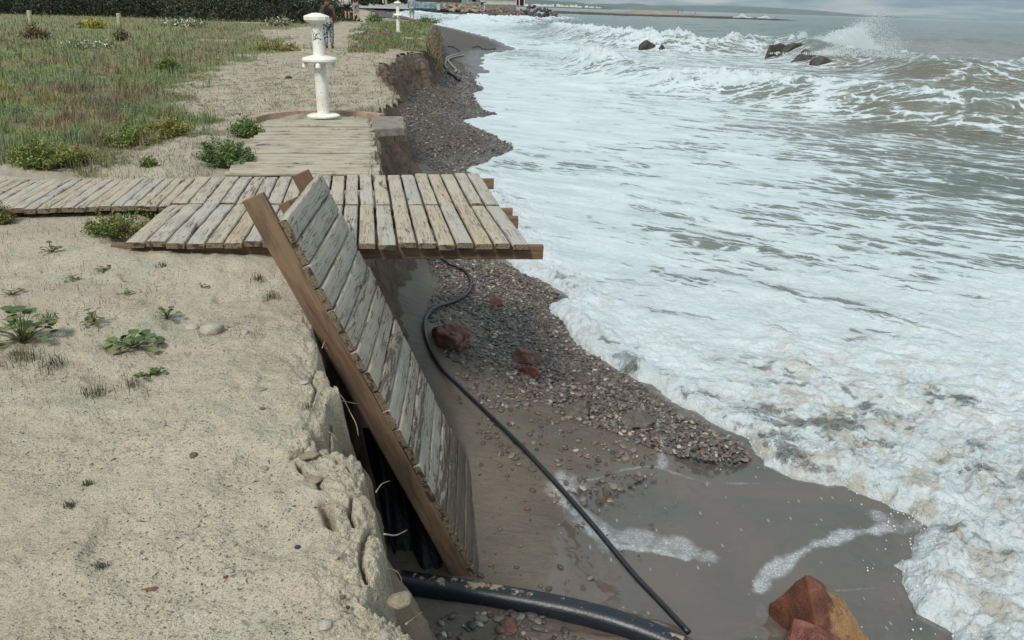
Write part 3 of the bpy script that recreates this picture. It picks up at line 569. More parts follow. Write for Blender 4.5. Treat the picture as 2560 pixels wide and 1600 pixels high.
# runup sheet with a thick lumpy lip
Z = Z+np.where(ds > 0, .055*(1-np.exp(-ds/.05)), 0)-np.where(ds < 0, np.minimum(-ds*3, .5), 0)
Z = Z+turb*(billow(X*1.6, Y*1.6, 4, 91, .55)*.12+billow(X*5.5, Y*5.5, 4, 93, .6)*.045*sst(40, 14, Rr))*sst(0, .25, ds)
lipb = sst(.55, .12, ds)*sst(-.01, .06, ds)*sst(30, 10, Rr); Z = Z+lipb*(.022+billow(X*9, Y*9, 3, 95, .6)*.022)
Z = Z+fbm(A1*.35, B1*1.2, 4, 97)*.05*sst(.3, 3, ds)
# swell growing offshore
sw = sst(4, 30, ds); lod = sst(900, 200, Rr)
Z = Z+sw*(fbm(A1*.035, B1*.13, 3, 101)*.55+fbm(A1*.14, B1*.5, 3, 105)*(.10+.14*sst(45, 70, Rr))*lod+fbm(A1*.5, B1*1.6, 2, 107)*.05*lod)*(.35+.65*sst(20, 80, ds))
def wave(px, H, wf, wb, edge_fade, foamk, brk, seed, lf=1.0):
    """one breaking wave: px is the foot line of its face in the photo, H the crest heights"""
    global Z, foam, turb, brown
    P = np.array(G(px, ZW)); P = catmull(P, 4); L = np.r_[0, np.cumsum(np.hypot(*np.diff(P, axis=0).T))]
    best = np.full(X.shape, 1e18); sd = np.zeros(X.shape); par = np.zeros(X.shape)
    m_ = (X > P[:, 0].min()-12) & (X < P[:, 0].max()+12) & (Y > P[:, 1].min()-12) & (Y < P[:, 1].max()+12)
    x = X[m_]; y = Y[m_]; b_ = np.full(x.shape, 1e18); s_ = np.zeros(x.shape); q_ = np.zeros(x.shape)
    for i in range(len(P)-1):
        d = P[i+1]-P[i]; l2 = d@d; t = np.clip(((x-P[i][0])*d[0]+(y-P[i][1])*d[1])/l2, 0, 1); ex = x-P[i][0]-t*d[0]; ey = y-P[i][1]-t*d[1]; dd = ex*ex+ey*ey
        c = dd < b_; b_ = np.where(c, dd, b_); sg = np.sign(ex*-d[1]+ey*d[0]); s_ = np.where(c, sg*np.sqrt(dd), s_); q_ = np.where(c, (L[i]+t*(L[i+1]-L[i]))/L[-1], q_)
    s_ = s_*SGN + fbm(x*.4, y*.4, 3, seed+3)*.3          # + seaward of the foot line
    hh = np.interp(q_, np.linspace(0, 1, len(H)), H)*sst(0, edge_fade[0], q_)*sst(1, 1-edge_fade[1], q_)
    face = sst(-.15, wf, s_)*np.exp(-np.clip(s_-wf, 0, None)**2/wb**2)
    rough = np.interp(q_, np.linspace(0, 1, len(foamk)), foamk)
    z = hh*face*(1+.10*fbm(x*.8, y*.8, 2, seed)+rough**2.2*(.28*billow(x*1.3, y*1.3, 4, seed+1, .62)))
    z = z+rough**2.2*face*hh*.16*billow(x*3.6, y*3.6, 3, seed+2, .6)
    Z[m_] += z
    inside = sst(-.5, .1, s_)*sst(wf+wb*.9, wf*.9, s_)*np.clip(hh*2, 0, 1)
    fk = np.interp(q_, np.linspace(0, 1, len(foamk)), foamk)
    foam[m_] = foam[m_]*(1-inside)+inside*fk; turb[m_] = np.maximum(turb[m_], inside*1.0*fk); sh_ = np.exp(-((s_+1.0)/.7)**2)*np.clip(hh*1.5, 0, 1); foam[m_] = foam[m_]*(1-.35*sh_)
    crest = np.exp(-((s_-wf*1.02)/.28)**2)*np.clip(hh*2, 0, 1); foam[m_] = np.maximum(foam[m_], crest*brk)
    brown[m_] = np.maximum(brown[m_]*(1-inside), inside*(.6-.5*fk))
    foot = np.exp(-((s_+.1)/.35)**2)*fk; foam[m_] = np.maximum(foam[m_], foot*.85)
SGN = -1
wave([(1490, 158), (1540, 180), (1600, 196), (1700, 220), (1800, 235), (1900, 244), (2000, 258), (2100, 272), (2230, 290), (2350, 308), (2450, 318), (2560, 326), (2700, 338)], [.9, 1.15, 1.15, 1.05, .85, .95, 1.1, 1.2, 1.25, 1.25], .85, 1.9, (.08, .01),
    [1, 1., 1., 1., .62, .55, 1, 1, .72, .64, .68, .66], 1., 200)
wave([(1400, 75), (1450, 93), (1500, 106), (1580, 117), (1650, 124), (1750, 131), (1850, 134), (1930, 137), (2000, 142), (2070, 156), (2130, 170), (2230, 176), (2300, 188), (2370, 200), (2450, 204), (2500, 200), (2560, 196), (2680, 200)], [1., 1.2, 1.3, 1.4, 1.6, 1.7, 1.7, 1.75, 1.8, 1.7, 1.3, 1.2], 1.15, 2.8, (.05, .01),
    [1, 1, 1, 1, 1, 1, 1, 1, .4, .08, .05, .7, 1], .85, 230)
wave([(1120, 53), (1180, 53), (1230, 58), (1300, 61), (1370, 62), (1420, 60)], [1., 1.5, 1.6, 1.5, 1.], 3., 5, (.15, .2), [.9, .97, .97, .9], .9, 260)
wave([(1040, 36), (1100, 43), (1150, 46), (1200, 46)], [1., 1.3, 1.], 4, 6, (.2, .2), [.9, .9, .85], .9, 280)
wave([(1250, 100), (1330, 108), (1430, 120), (1500, 130), (1540, 134)], [.25, .3, .3, .2], .8, 1.2, (.1, .2), [.97, .97, .9], .97, 300)
wave([(1270, 178), (1360, 198), (1450, 214), (1530, 226), (1565, 228)], [.10, .14, .16, .12], .25, .5, (.1, .1), [1, 1, 1], 1., 320)
k = at(2085, 150, ZW)+np.array([1.2, 3., 0]); bulge = np.exp(-((X-k[0])/2.6)**2-((Y-k[1])/2.4)**2); Z = Z+bulge*1.5*(1+.8*billow(X*.9, Y*.9, 4, 331, .65)); foam = np.maximum(foam, bulge)
V = np.stack([X, Y, Z], 1); Fc = grid_faces(len(rad), NA); fm = (ds[Fc] > -.35).any(1)
V, Fc, A_ = keep(V, Fc, fm, dict(foam=foam, turb=turb, brown=np.clip(brown, 0, 1)))
tag(mesh('sea', V, Fc, M['sea'], attrs=A_), kind='structure')
# ------------------------------------------------------------------ timber: decks, walkway, fallen section
def plank(mb, a0, a1, b0, b1, th, up, tint, peel, seed, nst=9, warp=.004, ends=.012):
    """one board: a0-a1 is one sawn end, b0-b1 the other"""
    r = np.random.default_rng(seed); a0, a1, b0, b1, up = [np.asarray(q, float) for q in (a0, a1, b0, b1, up)]
    al = (b0+b1-a0-a1)/2; Ln = np.linalg.norm(al); al = al/Ln; wd = np.linalg.norm(a1-a0)
    ea, eb = r.uniform(-ends, ends, 2); g0, g1 = .016, .984; ce = .006
    prof = [(g0, -th), (g0, -ce*1.3), (g0+.05, -ce*.25), (g0+.12, 0), (.5, r.uniform(-.002, .001)), (g1-.12, 0), (g1-.05, -ce*.25), (g1, -ce*1.3), (g1, -th)]
    V = []; PC = []; k = len(prof); wob = r.normal(0, warp, (nst, 2)); sh = r.normal(0, .003); wob[0] *= 1.5; wob[-1] *= 1.5; so_ = r.uniform(0, 50, 2)
    for i in range(nst):
        t = i/(nst-1); p0 = a0*(1-t)+b0*t; p1 = a1*(1-t)+b1*t; e = al*((ea if i == 0 else 0)+(eb if i == nst-1 else 0)); lo = .005 if i in (0, nst-1) else 0
        for j, (s, h) in enumerate(prof):
            V.append(p0*(1-s)+p1*s+e+up*(h+wob[i, 0]*.6+sh-(lo if h > -th+.001 else 0))+(p1-p0)/max(wd, .01)*wob[i, 1]*.35); PC.append((t*Ln+so_[0], s*wd+so_[1]+(h*.8 if h < -ce*2 else 0), seed*.1))
    Fc = [[i*k+j, i*k+j+1, (i+1)*k+j+1, (i+1)*k+j] for i in range(nst-1) for j in range(k-1)]+[[i*k+k-1, i*k, (i+1)*k, (i+1)*k+k-1] for i in range(nst-1)]
    mb.add(V, Fc, pc=np.array(PC), tint=tint, peel=peel, endg=0.)
    for q, i in ((0, 0), (1, nst-1)):
        cap = V[i*k:(i+1)*k]; cpc = [(s*wd+so_[0], h+so_[1], seed*.1+q) for s, h in prof]
        mb.add(cap, [list(range(k)) if q == 0 else list(range(k))[::-1]], pc=np.array(cpc), tint=tint, peel=peel, endg=1.)
def beam(name, p0, p1, wv, hv, parent, seed=1):
    """squared timber from p0 to p1 with cross-section vectors wv, hv"""
    p0, p1, wv, hv = [np.asarray(q, float) for q in (p0, p1, wv, hv)]; mb = MB(); n = 14; r = np.random.default_rng(seed); L_ = np.linalg.norm(p1-p0); c = .08
    pr = [(c, 0), (1-c, 0), (1, c), (1, 1-c), (1-c, 1), (c, 1), (0, 1-c), (0, c)]; V = []; PC = []
    W_, H_ = np.linalg.norm(wv), np.linalg.norm(hv)
    for i in range(n):
        t = i/(n-1)
        for j, (a, b) in enumerate(pr):
            V.append(p0*(1-t)+p1*t+wv*a+hv*b+r.normal(0, .0012, 3)); PC.append((t*L_+seed*7, a*W_*1.3+b*H_+seed*3, seed))
    k = 8; Fc = [[i*k+j, i*k+(j+1) % k, (i+1)*k+(j+1) % k, (i+1)*k+j] for i in range(n-1) for j in range(k)]+[list(range(k))[::-1], [(n-1)*k+j for j in range(k)]]
    mb.add(V, Fc, pc=np.array(PC)); o = mb.build(name, M['beam'], parent, smooth=False)
    return o
def lerp(a, b, t): return np.asarray(a, float)*(1-t)+np.asarray(b, float)*t
def child_of(o, root):
    o.parent = root; o.matrix_parent_inverse = Matrix.Translation(-Vector(root.location)); return o

UPZ = np.array([0, 0, 1.])
FL, FR_, ML, MR = at(307, 604, .15), at(1326, 609, .155), at(424, 507, .15), at(1251, 513, .165)
RL, RR = at(492, 442, .15), at(1199, 433, .22)
deck = empty('deck_platform', at(800, 640, 0.), 'weathered plank deck in two rows of boards, its free end jutting over the beach', 'deck')
nP = 21; r = np.random.default_rng(5)
cuts = np.cumsum(np.r_[0, r.uniform(.93, 1.07, nP)]); cuts /= cuts[-1]
def row(mb, A, B, Cc, D, cuts, seed, th=.045, peelf=None, gap=.035, up=UPZ):
    for i in range(len(cuts)-1):
        s0, s1 = cuts[i], cuts[i+1]; g = (s1-s0)*gap*(1.7 if (seed < 300 and i > 8) else 1)
        a0, a1 = lerp(A, B, s0+g), lerp(A, B, s1-g); b0, b1 = lerp(Cc, D, s0+g), lerp(Cc, D, s1-g)
        rr = np.random.default_rng(seed+i); pe = rr.choice([-.12, -.07, -.03, .02], p=[.4, .3, .2, .1]) if peelf is None else peelf(i, rr)
        plank(mb, a0, a1, b0, b1, th, up, rr.uniform(0, .95), pe, seed+i)
mb = MB(); row(mb, FL, FR_, lerp(ML, FL, .004), lerp(MR, FR_, .004), cuts, 100, peelf=lambda i, rr: .07 if i == 11 else (.02 if i in (14, 2) else rr.choice([-.12, -.06, -.02])))
child_of(mb.build('front_decking', M['wood']), deck)
mb = MB(); row(mb, lerp(ML, RL, .006), lerp(MR, RR, .006), RL, RR, cuts, 200, peelf=lambda i, rr: .05 if i in (4, 17, 13) else rr.choice([-.12, -.06, -.02]))
child_of(mb.build('rear_decking', M['wood']), deck)
def hbeam(uL, vL, uR, vR, z, h, dpt, nm, root, seed, dz=0.):
    a = at(uL, vL, z); b = at(uR, vR, z+dz); d = b-a; d /= np.linalg.norm(d); n = np.cross(UPZ, d)
    return child_of(beam(nm, a-UPZ*h, b-UPZ*h, n*dpt, UPZ*h, None, seed), root)
hbeam(276, 611, 1359, 615, .104, .105, .055, 'beam', deck, 1, .006)
hbeam(400, 541, 1296, 543, .106, .10, .05, 'beam', deck, 2, .012)
hbeam(430, 520, 1282, 522, .106, .10, .05, 'beam', deck, 3, .016)
hbeam(480, 452, 1235, 448, .106, .10, .05, 'beam', deck, 4, .065)

bw = empty('boardwalk', at(200, 500, 0.), 'sand-flush boardwalk of pale planks running off the left edge of the photo from the deck', 'boardwalk')
d = (RR-RL)*0+np.array([-1, -.09, 0.]); d = d/np.linalg.norm(d); nb = 21
c_ = np.linspace(0, 1, nb+1); nl, fl = at(-230, 525, .135), at(-60, 449, .135)
mb = MB(); row(mb, nl, at(421, 513, .135), fl, at(488, 443, .135), c_, 300, gap=.02, peelf=lambda i, rr: rr.choice([-.12, -.06, 0]))
child_of(mb.build('decking', M['wood']), bw)
n1 = at(-230, 528, .09); n2 = at(425, 516, .09); dd = (n2-n1); dd /= np.linalg.norm(dd)
child_of(beam('beam', n1-UPZ*.09+np.cross(UPZ, dd)*.10, n2-UPZ*.09+np.cross(UPZ, dd)*.10, np.cross(UPZ, dd)*.05, UPZ*.09, None, 6), bw)

fw = empty('sunken_walkway', at(740, 380, 0.), 'narrow walkway of crosswise pale boards sunk in the sand leading to the shower post', 'boardwalk')
A, B, Cc, D = at(566, 434, .03), at(946, 434, .03), at(668, 297, .03), at(926, 297, .03); n = 30
mb = MB()
for i in range(n):
    rr = np.random.default_rng(400+i); t0, t1 = i/n, (i+.86)/n; jl, jr = rr.uniform(-.02, .02, 2)
    sl0, sl1 = lerp(A, Cc, t0), lerp(A, Cc, t1); sr0, sr1 = lerp(B, D, t0), lerp(B, D, t1); ex = np.array([1., 0, 0])
    hz = UPZ*rr.normal(.004, .006); plank(mb, sl1+ex*jl+hz, sl0+ex*jl+hz, sr1+ex*jr+hz, sr0+ex*jr+hz, .04, UPZ, rr.uniform(.3, .8), rr.choice([-.14, -.1, -.05]), 400+i)
child_of(mb.build('decking', M['wood']), fw)

# fallen section leaning from the deck down to the beach
PO = np.array([-1.266, 4.128, .634]); PL = np.array([.398, .0404, -.9166]); PP = np.array([-.064, .9978, .0162]); PL /= np.linalg.norm(PL); PP -= PL*(PL@PP); PP /= np.linalg.norm(PP); PN = np.cross(PP, PL); PN = PN if PN[0] > 0 else -PN
PW, SP = 1.13, .1472
pan = empty('fallen_deck_section', PO+PL*3, 'fallen section of deck boards leaning steeply from the deck down to the beach', 'deck section')
mb = MB()
for i in range(21):
    rr = np.random.default_rng(500+i); o0 = PO+PL*(SP*i+.004); o1 = PO+PL*(SP*(i+1)-.004); pe = [.0, -.05, -.05, -.03, .03, .05, .03, .02, .10, -.03, .04, .13, .0, .05, .16, .2, .30, .30, .27, .34, .30, .34][i]
    plank(mb, o0, o1, o0+PP*PW, o1+PP*PW, .05, PN, .25+.75*[.1, .05, .15, .1, .2, .45, .4, .5, .6, .1, .35, .6, .15, .1, .5, .4, .7, .3, .4, .3, .4, .5][i], pe, 500+i, nst=9, ends=.012)
child_of(mb.build('decking', M['wood']), pan)
for nm, p_, l0, l1, wn, th in (('beam', .0, -.165, 3.34, .125, .045), ('beam', .50, .0, 2.9, .12, .045), ('beam', PW-.1, -.06, 2.92, .12, .045)):
    o0 = PO+PL*l0+PP*p_-PN*(.052+wn); o1 = PO+PL*l1+PP*p_-PN*(.052+wn)
    child_of(beam(nm, o0, o1, PP*th, PN*wn, None, 11+int(p_*10)), pan)
# dark liner sheet behind it, its black also painting in the gap's shade
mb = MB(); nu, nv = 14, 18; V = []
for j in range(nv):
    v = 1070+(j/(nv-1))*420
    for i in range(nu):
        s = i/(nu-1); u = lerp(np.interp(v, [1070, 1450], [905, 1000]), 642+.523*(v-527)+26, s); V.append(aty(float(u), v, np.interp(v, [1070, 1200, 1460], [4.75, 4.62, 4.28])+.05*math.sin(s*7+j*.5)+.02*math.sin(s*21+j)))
o = mesh('plastic_gap_shade', V, grid_faces(nv, nu), M['liner_shade']); sm = o.modifiers.new('thickness', 'SOLIDIFY'); sm.thickness = .006
rebase(o, V[nu*nv//2]); tag(o, 'black plastic sheet that also stands in for the shade in the gap behind the fallen deck section', 'plastic sheet')

# ------------------------------------------------------------------ pipes and hoses
def on_beach(px, lift): return np.array([bat(u, v)+UPZ*lift for u, v in px])
def tube_thing(name, P, r, mat, label, cat, k=14, n=8, group=None, parent=None, rr=None):
    P = catmull(P, n); R = r if rr is None else np.interp(np.linspace(0, 1, len(P)), np.linspace(0, 1, len(rr)), rr)
    V, Fc = tube_vf(P, R, k); o = mesh(name, V, Fc, mat, None)
    if parent is None: rebase(o, P[len(P)//2]); tag(o, label, cat, group)
    else: child_of(o, parent)
    return o
pp = [at(900, 1436, -1.82), at(985, 1452, -1.84), at(1130, 1474, -1.86), at(1270, 1496, -1.88), at(1420, 1524, -1.90), at(1560, 1562, -1.93), at(1700, 1618, -1.95), at(1850, 1700, -1.97)]
tube_thing('drain_pipe', pp, .078, M['pipe'], 'thick black pipe with sand stuck on it, coming out of the cliff foot', 'pipe', 28, 10)
hp = [(1085, 640), (1120, 664), (1155, 680), (1174, 702), (1176, 725), (1160, 748), (1128, 764), (1092, 776), (1070, 792), (1062, 815), (1066, 850), (1082, 890), (1110, 935), (1150, 985), (1220, 1062), (1310, 1155), (1400, 1250), (1490, 1345), (1580, 1440), (1650, 1515), (1720, 1590)]
P = on_beach(hp, .045)
for i in range(8, 21): P[i] = bat(*hp[i])+UPZ*(.03+.09*math.sin(min(1, max(0, (i-12)/6))*math.pi))
tube_thing('irrigation_hose', P, .021, M['rubber'], 'long thin black hose curving from under the deck across the wet sand', 'hose', 12, 8)
gh = [[(1120, 119), (1134, 121), (1143, 126), (1149, 130)], [(1150, 139), (1140, 140), (1128, 143), (1117, 149), (1115, 156), (1113, 168), (1118, 176)], [(1160, 140), (1150, 143), (1138, 145), (1124, 150), (1120, 155), (1124, 161), (1132, 170), (1140, 178), (1138, 184)], [(1182, 122), (1188, 119), (1198, 119), (1210, 125), (1240, 125)]]
nmz = ['dark hose arching out of the pebbles beside the eroded far bank', 'outer grey hose loop lying on the pebbles below the far bank', 'inner grey hose loop lying on the pebbles, ending near the black pipe piece', 'thin dark hose arching near the foam on the far pebble beach']
for i, h in enumerate(gh):
    tube_thing('hose', on_beach(h, .10), .05 if i in (1, 2) else .045, M['hose'] if i in (1, 2) else M['rubber'], nmz[i], 'hose', 10, 6, 'hoses washed out on the far beach')
tube_thing('pipe_piece', on_beach([(1122, 186), (1130, 193), (1142, 200), (1151, 207)], .10), .10, M['rubber'], 'short thick black pipe piece lying on the pebbles below the far bank', 'pipe', 12, 6)
tube_thing('pipe_rod', on_beach([(1118, 204), (1128, 208), (1140, 214)], .04), .03, M['rubber'], 'thin black rod lying between the far bank and the black pipe piece', 'rod', 8, 4)

# ------------------------------------------------------------------ stones
def rock_vf(dims, seed, sub=3, planes=14, rough=.05, flat=.72):
    r = np.random.default_rng(seed); V, Fc = ICO[sub]; V = V.copy(); nn = r.normal(size=(planes, 3)); nn /= np.linalg.norm(nn, axis=1)[:, None]; dd = r.uniform(flat, 1, planes)
    k = (V@nn.T)/dd; m_ = np.maximum(k.max(1), .6); V = V/m_[:, None]
    s = fbm(V[:, 0]*2.3+seed, V[:, 1]*2.3+V[:, 2]*1.7, 3, seed % 97)*rough*2+fbm(V[:, 0]*6+V[:, 2]*4, V[:, 1]*6-V[:, 2]*3, 3, seed % 89)*rough
    V = V*(1+s)[:, None]*np.array(dims)/2
    return V, Fc
def rock(name, p, dims, mat, label, cat='rock', seed=1, rz=0, tilt=(0, 0), sub=3, planes=12, rough=.06, sink=.25, group=None, flat=.72):
    V, Fc = rock_vf(dims, seed, sub, planes, rough, flat); o = mesh(name, V, Fc, mat, smooth=(planes > 20 or sub > 3))
    o.location = [float(p[0]), float(p[1]), float(p[2]+dims[2]*(.5-sink))]; o.rotation_euler = (tilt[0], tilt[1], rz)
    return tag(o, label, cat, group)
def px_size(p, wpx):  # metres that wpx photo pixels span at p
    return wpx/F*proj(p)[2]
def beach_rock(u, v, wpx, hr, dr, mat, label, seed, rz=0, tilt=(0, 0), **k):
    p = bat(u, v); w_ = px_size(p, wpx); return rock('rock', p, (w_, w_*dr, w_*hr), mat, label, seed=seed, rz=rz, tilt=tilt, **k)
beach_rock(1132, 862, 118, .72, .85, M['redrock'], 'angular dark red boulder in the bend of the black hose', 4, .8, (.15, .25), sub=5, planes=16, sink=.30, rough=.10, flat=.7)
beach_rock(1310, 905, 66, .7, .8, M['redrock'], 'dull red cracked rock among the pebbles, larger of two touching ones', 8, .9, sub=5, planes=9)
beach_rock(1323, 934, 42, .6, .8, M['rust'], 'small bright rust-coloured rock touching the dull red cracked rock', 12, .3, sub=5, planes=9)
beach_rock(1450, 950, 52, .5, .8, M['greyrock'], 'low grey-brown rock half buried in the pebble bank', 15, .7, sub=5, planes=9)
beach_rock(1448, 1032, 52, .75, .9, M['greyrock'], 'pale angular grey rock at the lower edge of the pebble bank', 18, .2, sub=5, planes=9)
beach_rock(1238, 763, 30, .9, .9, M['rust'], 'round red stone among pebbles just right of the hose bend', 21, 0, sub=3, planes=24, flat=.9)
beach_rock(1595, 1064, 60, .5, .8, M['greyrock'], 'dark flat rock at the corner where pebbles meet the wet film', 24, .4, sub=5, planes=9)
def crag(name, pts, mat, label, cat='rock', seed=1, rough=.03, base=-2.3, cuts=5):
    """angular rock: hull of measured corners (pixel, pixel, distance) plus broken surface"""
    bm = bmesh.new(); W_ = [at(u, v, z) for u, v, z in pts]; c = np.mean(W_, 0)
    for q in W_: bm.verts.new(q-c)
    for q in W_:
        if q[2] < c[2]: bm.verts.new((q[0]-c[0], q[1]-c[1], base-c[2]))
    bmesh.ops.convex_hull(bm, input=bm.verts); bmesh.ops.subdivide_edges(bm, edges=bm.edges, cuts=cuts, use_grid_fill=True); bmesh.ops.triangulate(bm, faces=bm.faces); bmesh.ops.subdivide_edges(bm, edges=bm.edges, cuts=1, use_grid_fill=True); bm.normal_update()
    bm.verts.index_update(); bm.verts.ensure_lookup_table(); P = np.array([v.co[:] for v in bm.verts]); nn = np.array([v.normal[:] for v in bm.verts]); d = fbm(P[:, 0]*5+seed, P[:, 1]*5+P[:, 2]*4, 4, seed)*rough+billow(P[:, 0]*13+P[:, 2]*6, P[:, 1]*13-P[:, 2]*9, 3, seed+1)*rough*.35
    P = P+nn*d[:, None]; Fc = [[v.index for v in f.verts] for f in bm.faces]; bm.free(); o = mesh(name, P, Fc, mat, smooth=True); es = o.modifiers.new('edges', 'EDGE_SPLIT'); es.split_angle = math.radians(32); o.location = c; return tag(o, label, cat)
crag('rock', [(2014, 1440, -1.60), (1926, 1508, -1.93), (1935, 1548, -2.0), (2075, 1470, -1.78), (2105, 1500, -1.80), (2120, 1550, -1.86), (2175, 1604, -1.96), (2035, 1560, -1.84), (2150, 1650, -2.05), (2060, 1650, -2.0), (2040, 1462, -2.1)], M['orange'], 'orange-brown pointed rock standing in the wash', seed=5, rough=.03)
crag('rock', [(1985, 1546, -1.82), (1958, 1600, -1.95), (2040, 1562, -1.80), (2110, 1610, -1.86), (1955, 1680, -2.0), (2150, 1680, -2.0), (2060, 1600, -1.78), (2040, 1700, -1.9)], M['rust'], 'dark rust-red rock in front of the orange-brown pointed rock', seed=9, rough=.02)
beach_rock(1275, 1575, 46, .55, .7, M['redrock'], 'speckled red stone chunk among pebbles below the thick black pipe', 41, .4, sub=5, planes=8)
def g_at(u, v):
    p = at(u, v, 0.); p[2] = float(ground_h(p[0:1], p[1:2])[0]); p2 = at(u, v, p[2]); p2[2] = float(ground_h(p2[0:1], p2[1:2])[0]); return p2
def sand_stone(u, v, wpx, hr, dr, mat, label, seed, rz=0):
    p = g_at(u, v); w_ = px_size(p, wpx); rock('stone', p, (w_, w_*dr, w_*hr), mat, label, 'stone', seed=seed, rz=rz, planes=26, rough=.03, sink=.3, flat=.88, sub=3)
for a in [(529, 832, 55, .62, .8, 'white', 'largest pale round stone on the sand ridge', 51, .4), (480, 822, 38, .5, .7, 'white', 'flat pale stone just left of the largest pale one on the ridge', 52, .1), (612, 833, 19, .8, .8, 'white', 'small cream egg-shaped stone at the right end of the row on the ridge', 53, 1.), (584, 815, 32, .4, .8, 'tan', 'pinkish half-buried stone between the pale stones on the ridge', 54, .2),
        (484, 1136, 21, .6, .9, 'greyrock', 'small grey-olive round stone alone in the middle of the sand', 55, .8), (812, 1565, 36, .7, .9, 'white', 'grey-white oval stone near the bottom edge of the sand', 56, .3), (573, 1431, 22, .6, .7, 'white', 'white pebble touching a tiny red pebble on the sand', 57, .3), (564, 1444, 12, .7, .8, 'rust', 'tiny red pebble touching the white pebble on the sand', 58, 0),
        (380, 1474, 30, .35, .45, 'redrock', 'brown oblong bark-like chip on the lower sand', 59, .2), (744, 1369, 15, .7, .8, 'darkrock', 'small black pebble below the crack in the sand', 60, 0), (857, 1493, 16, .7, .8, 'greyrock', 'dull grey pebble pressed into sand left of the pipe', 61, 0), (870, 1520, 12, .8, .8, 'darkrock', 'tiny dark purple pebble just above the grey-white oval stone', 62, 0),
        (774, 1140, 46, .35, .6, 'clod', 'flat grey flake of crusted sand by the forked crack', 63, .5), (785, 1202, 42, .35, .6, 'clod', 'pale flake of crusted sand at the foot of the forked crack', 64, .2), (647, 975, 34, .2, .6, 'tan', 'thin pale flat stone lying near the right edge of the sand', 65, .2), (760, 955, 24, .3, .7, 'white', 'small pale flat stone beside the broken sand edge', 66, .2),
        (655, 1021, 14, .5, .7, 'greyrock', 'small grey pebble below the thin pale flat stone', 67, 0), (662, 1172, 22, .4, .6, 'tan', 'flat beige pebble on the middle sand', 68, 0), (1000, 1508, 66, .6, .7, 'clod', 'rounded clod of sand on the broken edge below the pipe', 69, .3), (722, 196, 16, .6, .8, 'darkrock', 'dark stone on the sandy path left of the white post', 70, 0)]:
    u, v, wp, hr, dr, mt, lb, sd, rz = a; sand_stone(u, v, wp, hr, dr, M[mt], lb, sd, rz)
# rocks in the surf
def sea_rock(u, v, wpx, hpx, label, seed, rz=0, tilt=(0, 0), dy=0, group=None):
    p = at(u, v+7, ZW); w_ = px_size(p, wpx)*1.35; zt = aty(u, v-hpx*1.25-3, p[1])[2]; hh = (zt-(ZW-.55))*1.12; V, Fc = rock_vf((w_, w_*.7, hh), seed, 5, 8, .035, .6)
    o = mesh('sea_rock', V, Fc, M['darkrock']); o.location = (p[0], p[1]+dy, ZW-.55+hh*.46); o.rotation_euler = (0, tilt[1], rz); return tag(o, label, 'rock', group)
sea_rock(1620, 123, 27, 6, 'larger dark rock with a rounded top in the white surf', 71)
sea_rock(1648, 125, 14, 1, 'small dark rock right beside the larger one with a rounded top', 72)
g_ = 'dark rocks under the spray'
for a in [(1934, 144, 44, 14, 'low dark rock at the left end of the rock cluster under the spray', 73, .2, 0), (1962, 146, 44, 24, 'steep dark rock rising in the left half of the spray cluster', 74, .5, 0), (1986, 148, 52, 30, 'tallest dark block, slanting, in the spray cluster', 75, 1.2, 1.5), (2004, 158, 46, 17, 'broad dark rock low in the front of the spray cluster', 76, .3, -1), (2030, 160, 38, 24, 'jagged dark rock right of the broad one in the spray cluster', 77, 2., 0), (2056, 165, 44, 12, 'low dark rock at the right end of the spray cluster, half hidden by foam', 78, .1, 0)]:
    sea_rock(a[0], a[1], a[2], a[3], a[4], a[5], a[6], (.1, .1), a[7], g_)

# pebbles: the largest in the picture are objects, the rest one mass
cand = []; r = np.random.default_rng(77)
def scatter(poly, n, smin, smax, wt=None):
    P = np.array(poly); lo, hi = P.min(0), P.max(0); out = []
    x = r.uniform(lo[0], hi[0], n*4); y = r.uniform(lo[1], hi[1], n*4); s = sdf(P, x, y)+fbm(x*2, y*2, 3, 7)*.25; m_ = s > -.05; m_ &= dW_(x, y) > .01; m_ &= sdf(EDGE, x, y) < -.18
    if wt is not None: m_ &= r.random(n*4) < wt(x, y)
    x, y = x[m_][:n], y[m_][:n]; z = beach_h(x, y); sz = smin*(smax/smin)**(r.random(len(x))**1.6); return np.stack([x, y, z, sz], 1)
low = G([(1180, 930), (1460, 1040), (1640, 1090), (1660, 1200), (1500, 1290), (1380, 1300), (1230, 1200), (1130, 1080)], -2.); sandz = G([(1060, 840), (1300, 1000), (1700, 1160), (1700, 1300), (1380, 1560), (1240, 1480), (1180, 1250)], -2.)
cand = np.vstack([scatter(pd_, 9500, .022, .062), scatter(pf, 9000, .04, .10), scatter(pn, 150, .03, .09), scatter(low, 380, .025, .07, lambda x, y: .5+.5*perlin(x*2, y*2, 5)), scatter(sandz, 260, .012, .05), scatter(G([(1090, 800), (1170, 860), (1260, 960), (1330, 1060), (1230, 1110), (1130, 1000), (1085, 900)], -1.95), 900, .02, .055)])
q = proj(cand[:, :3]); app = cand[:, 3]/q[:, 2]; vis = (q[:, 0] > 0) & (q[:, 0] < 2560) & (q[:, 1] > 0) & (q[:, 1] < 1600) & (q[:, 0] > np.interp(q[:, 1], [600, 800, 1245, 1460, 1600], [960, 1010, 1225, 1250, 1150]))
order = np.argsort(-(app*vis)); top = order[:290]; rest = np.setdiff1d(np.arange(len(cand)), top)
kinds = [((.060, .052, .045), 'smooth dark grey-brown pebble'), ((.115, .085, .068), 'smooth brown pebble'), ((.16, .135, .11), 'smooth light brown-grey pebble'), ((.085, .075, .072), 'smooth slate grey pebble'), ((.135, .07, .055), 'smooth reddish pebble'), ((.30, .265, .21), 'smooth cream pebble')]
pk = [.26, .24, .22, .14, .07, .07]
pm_ = [m_flat('pebble_'+str(i), c, .45, .22, 40, .45, .15) for i, (c, _) in enumerate(kinds)]
shapes = []
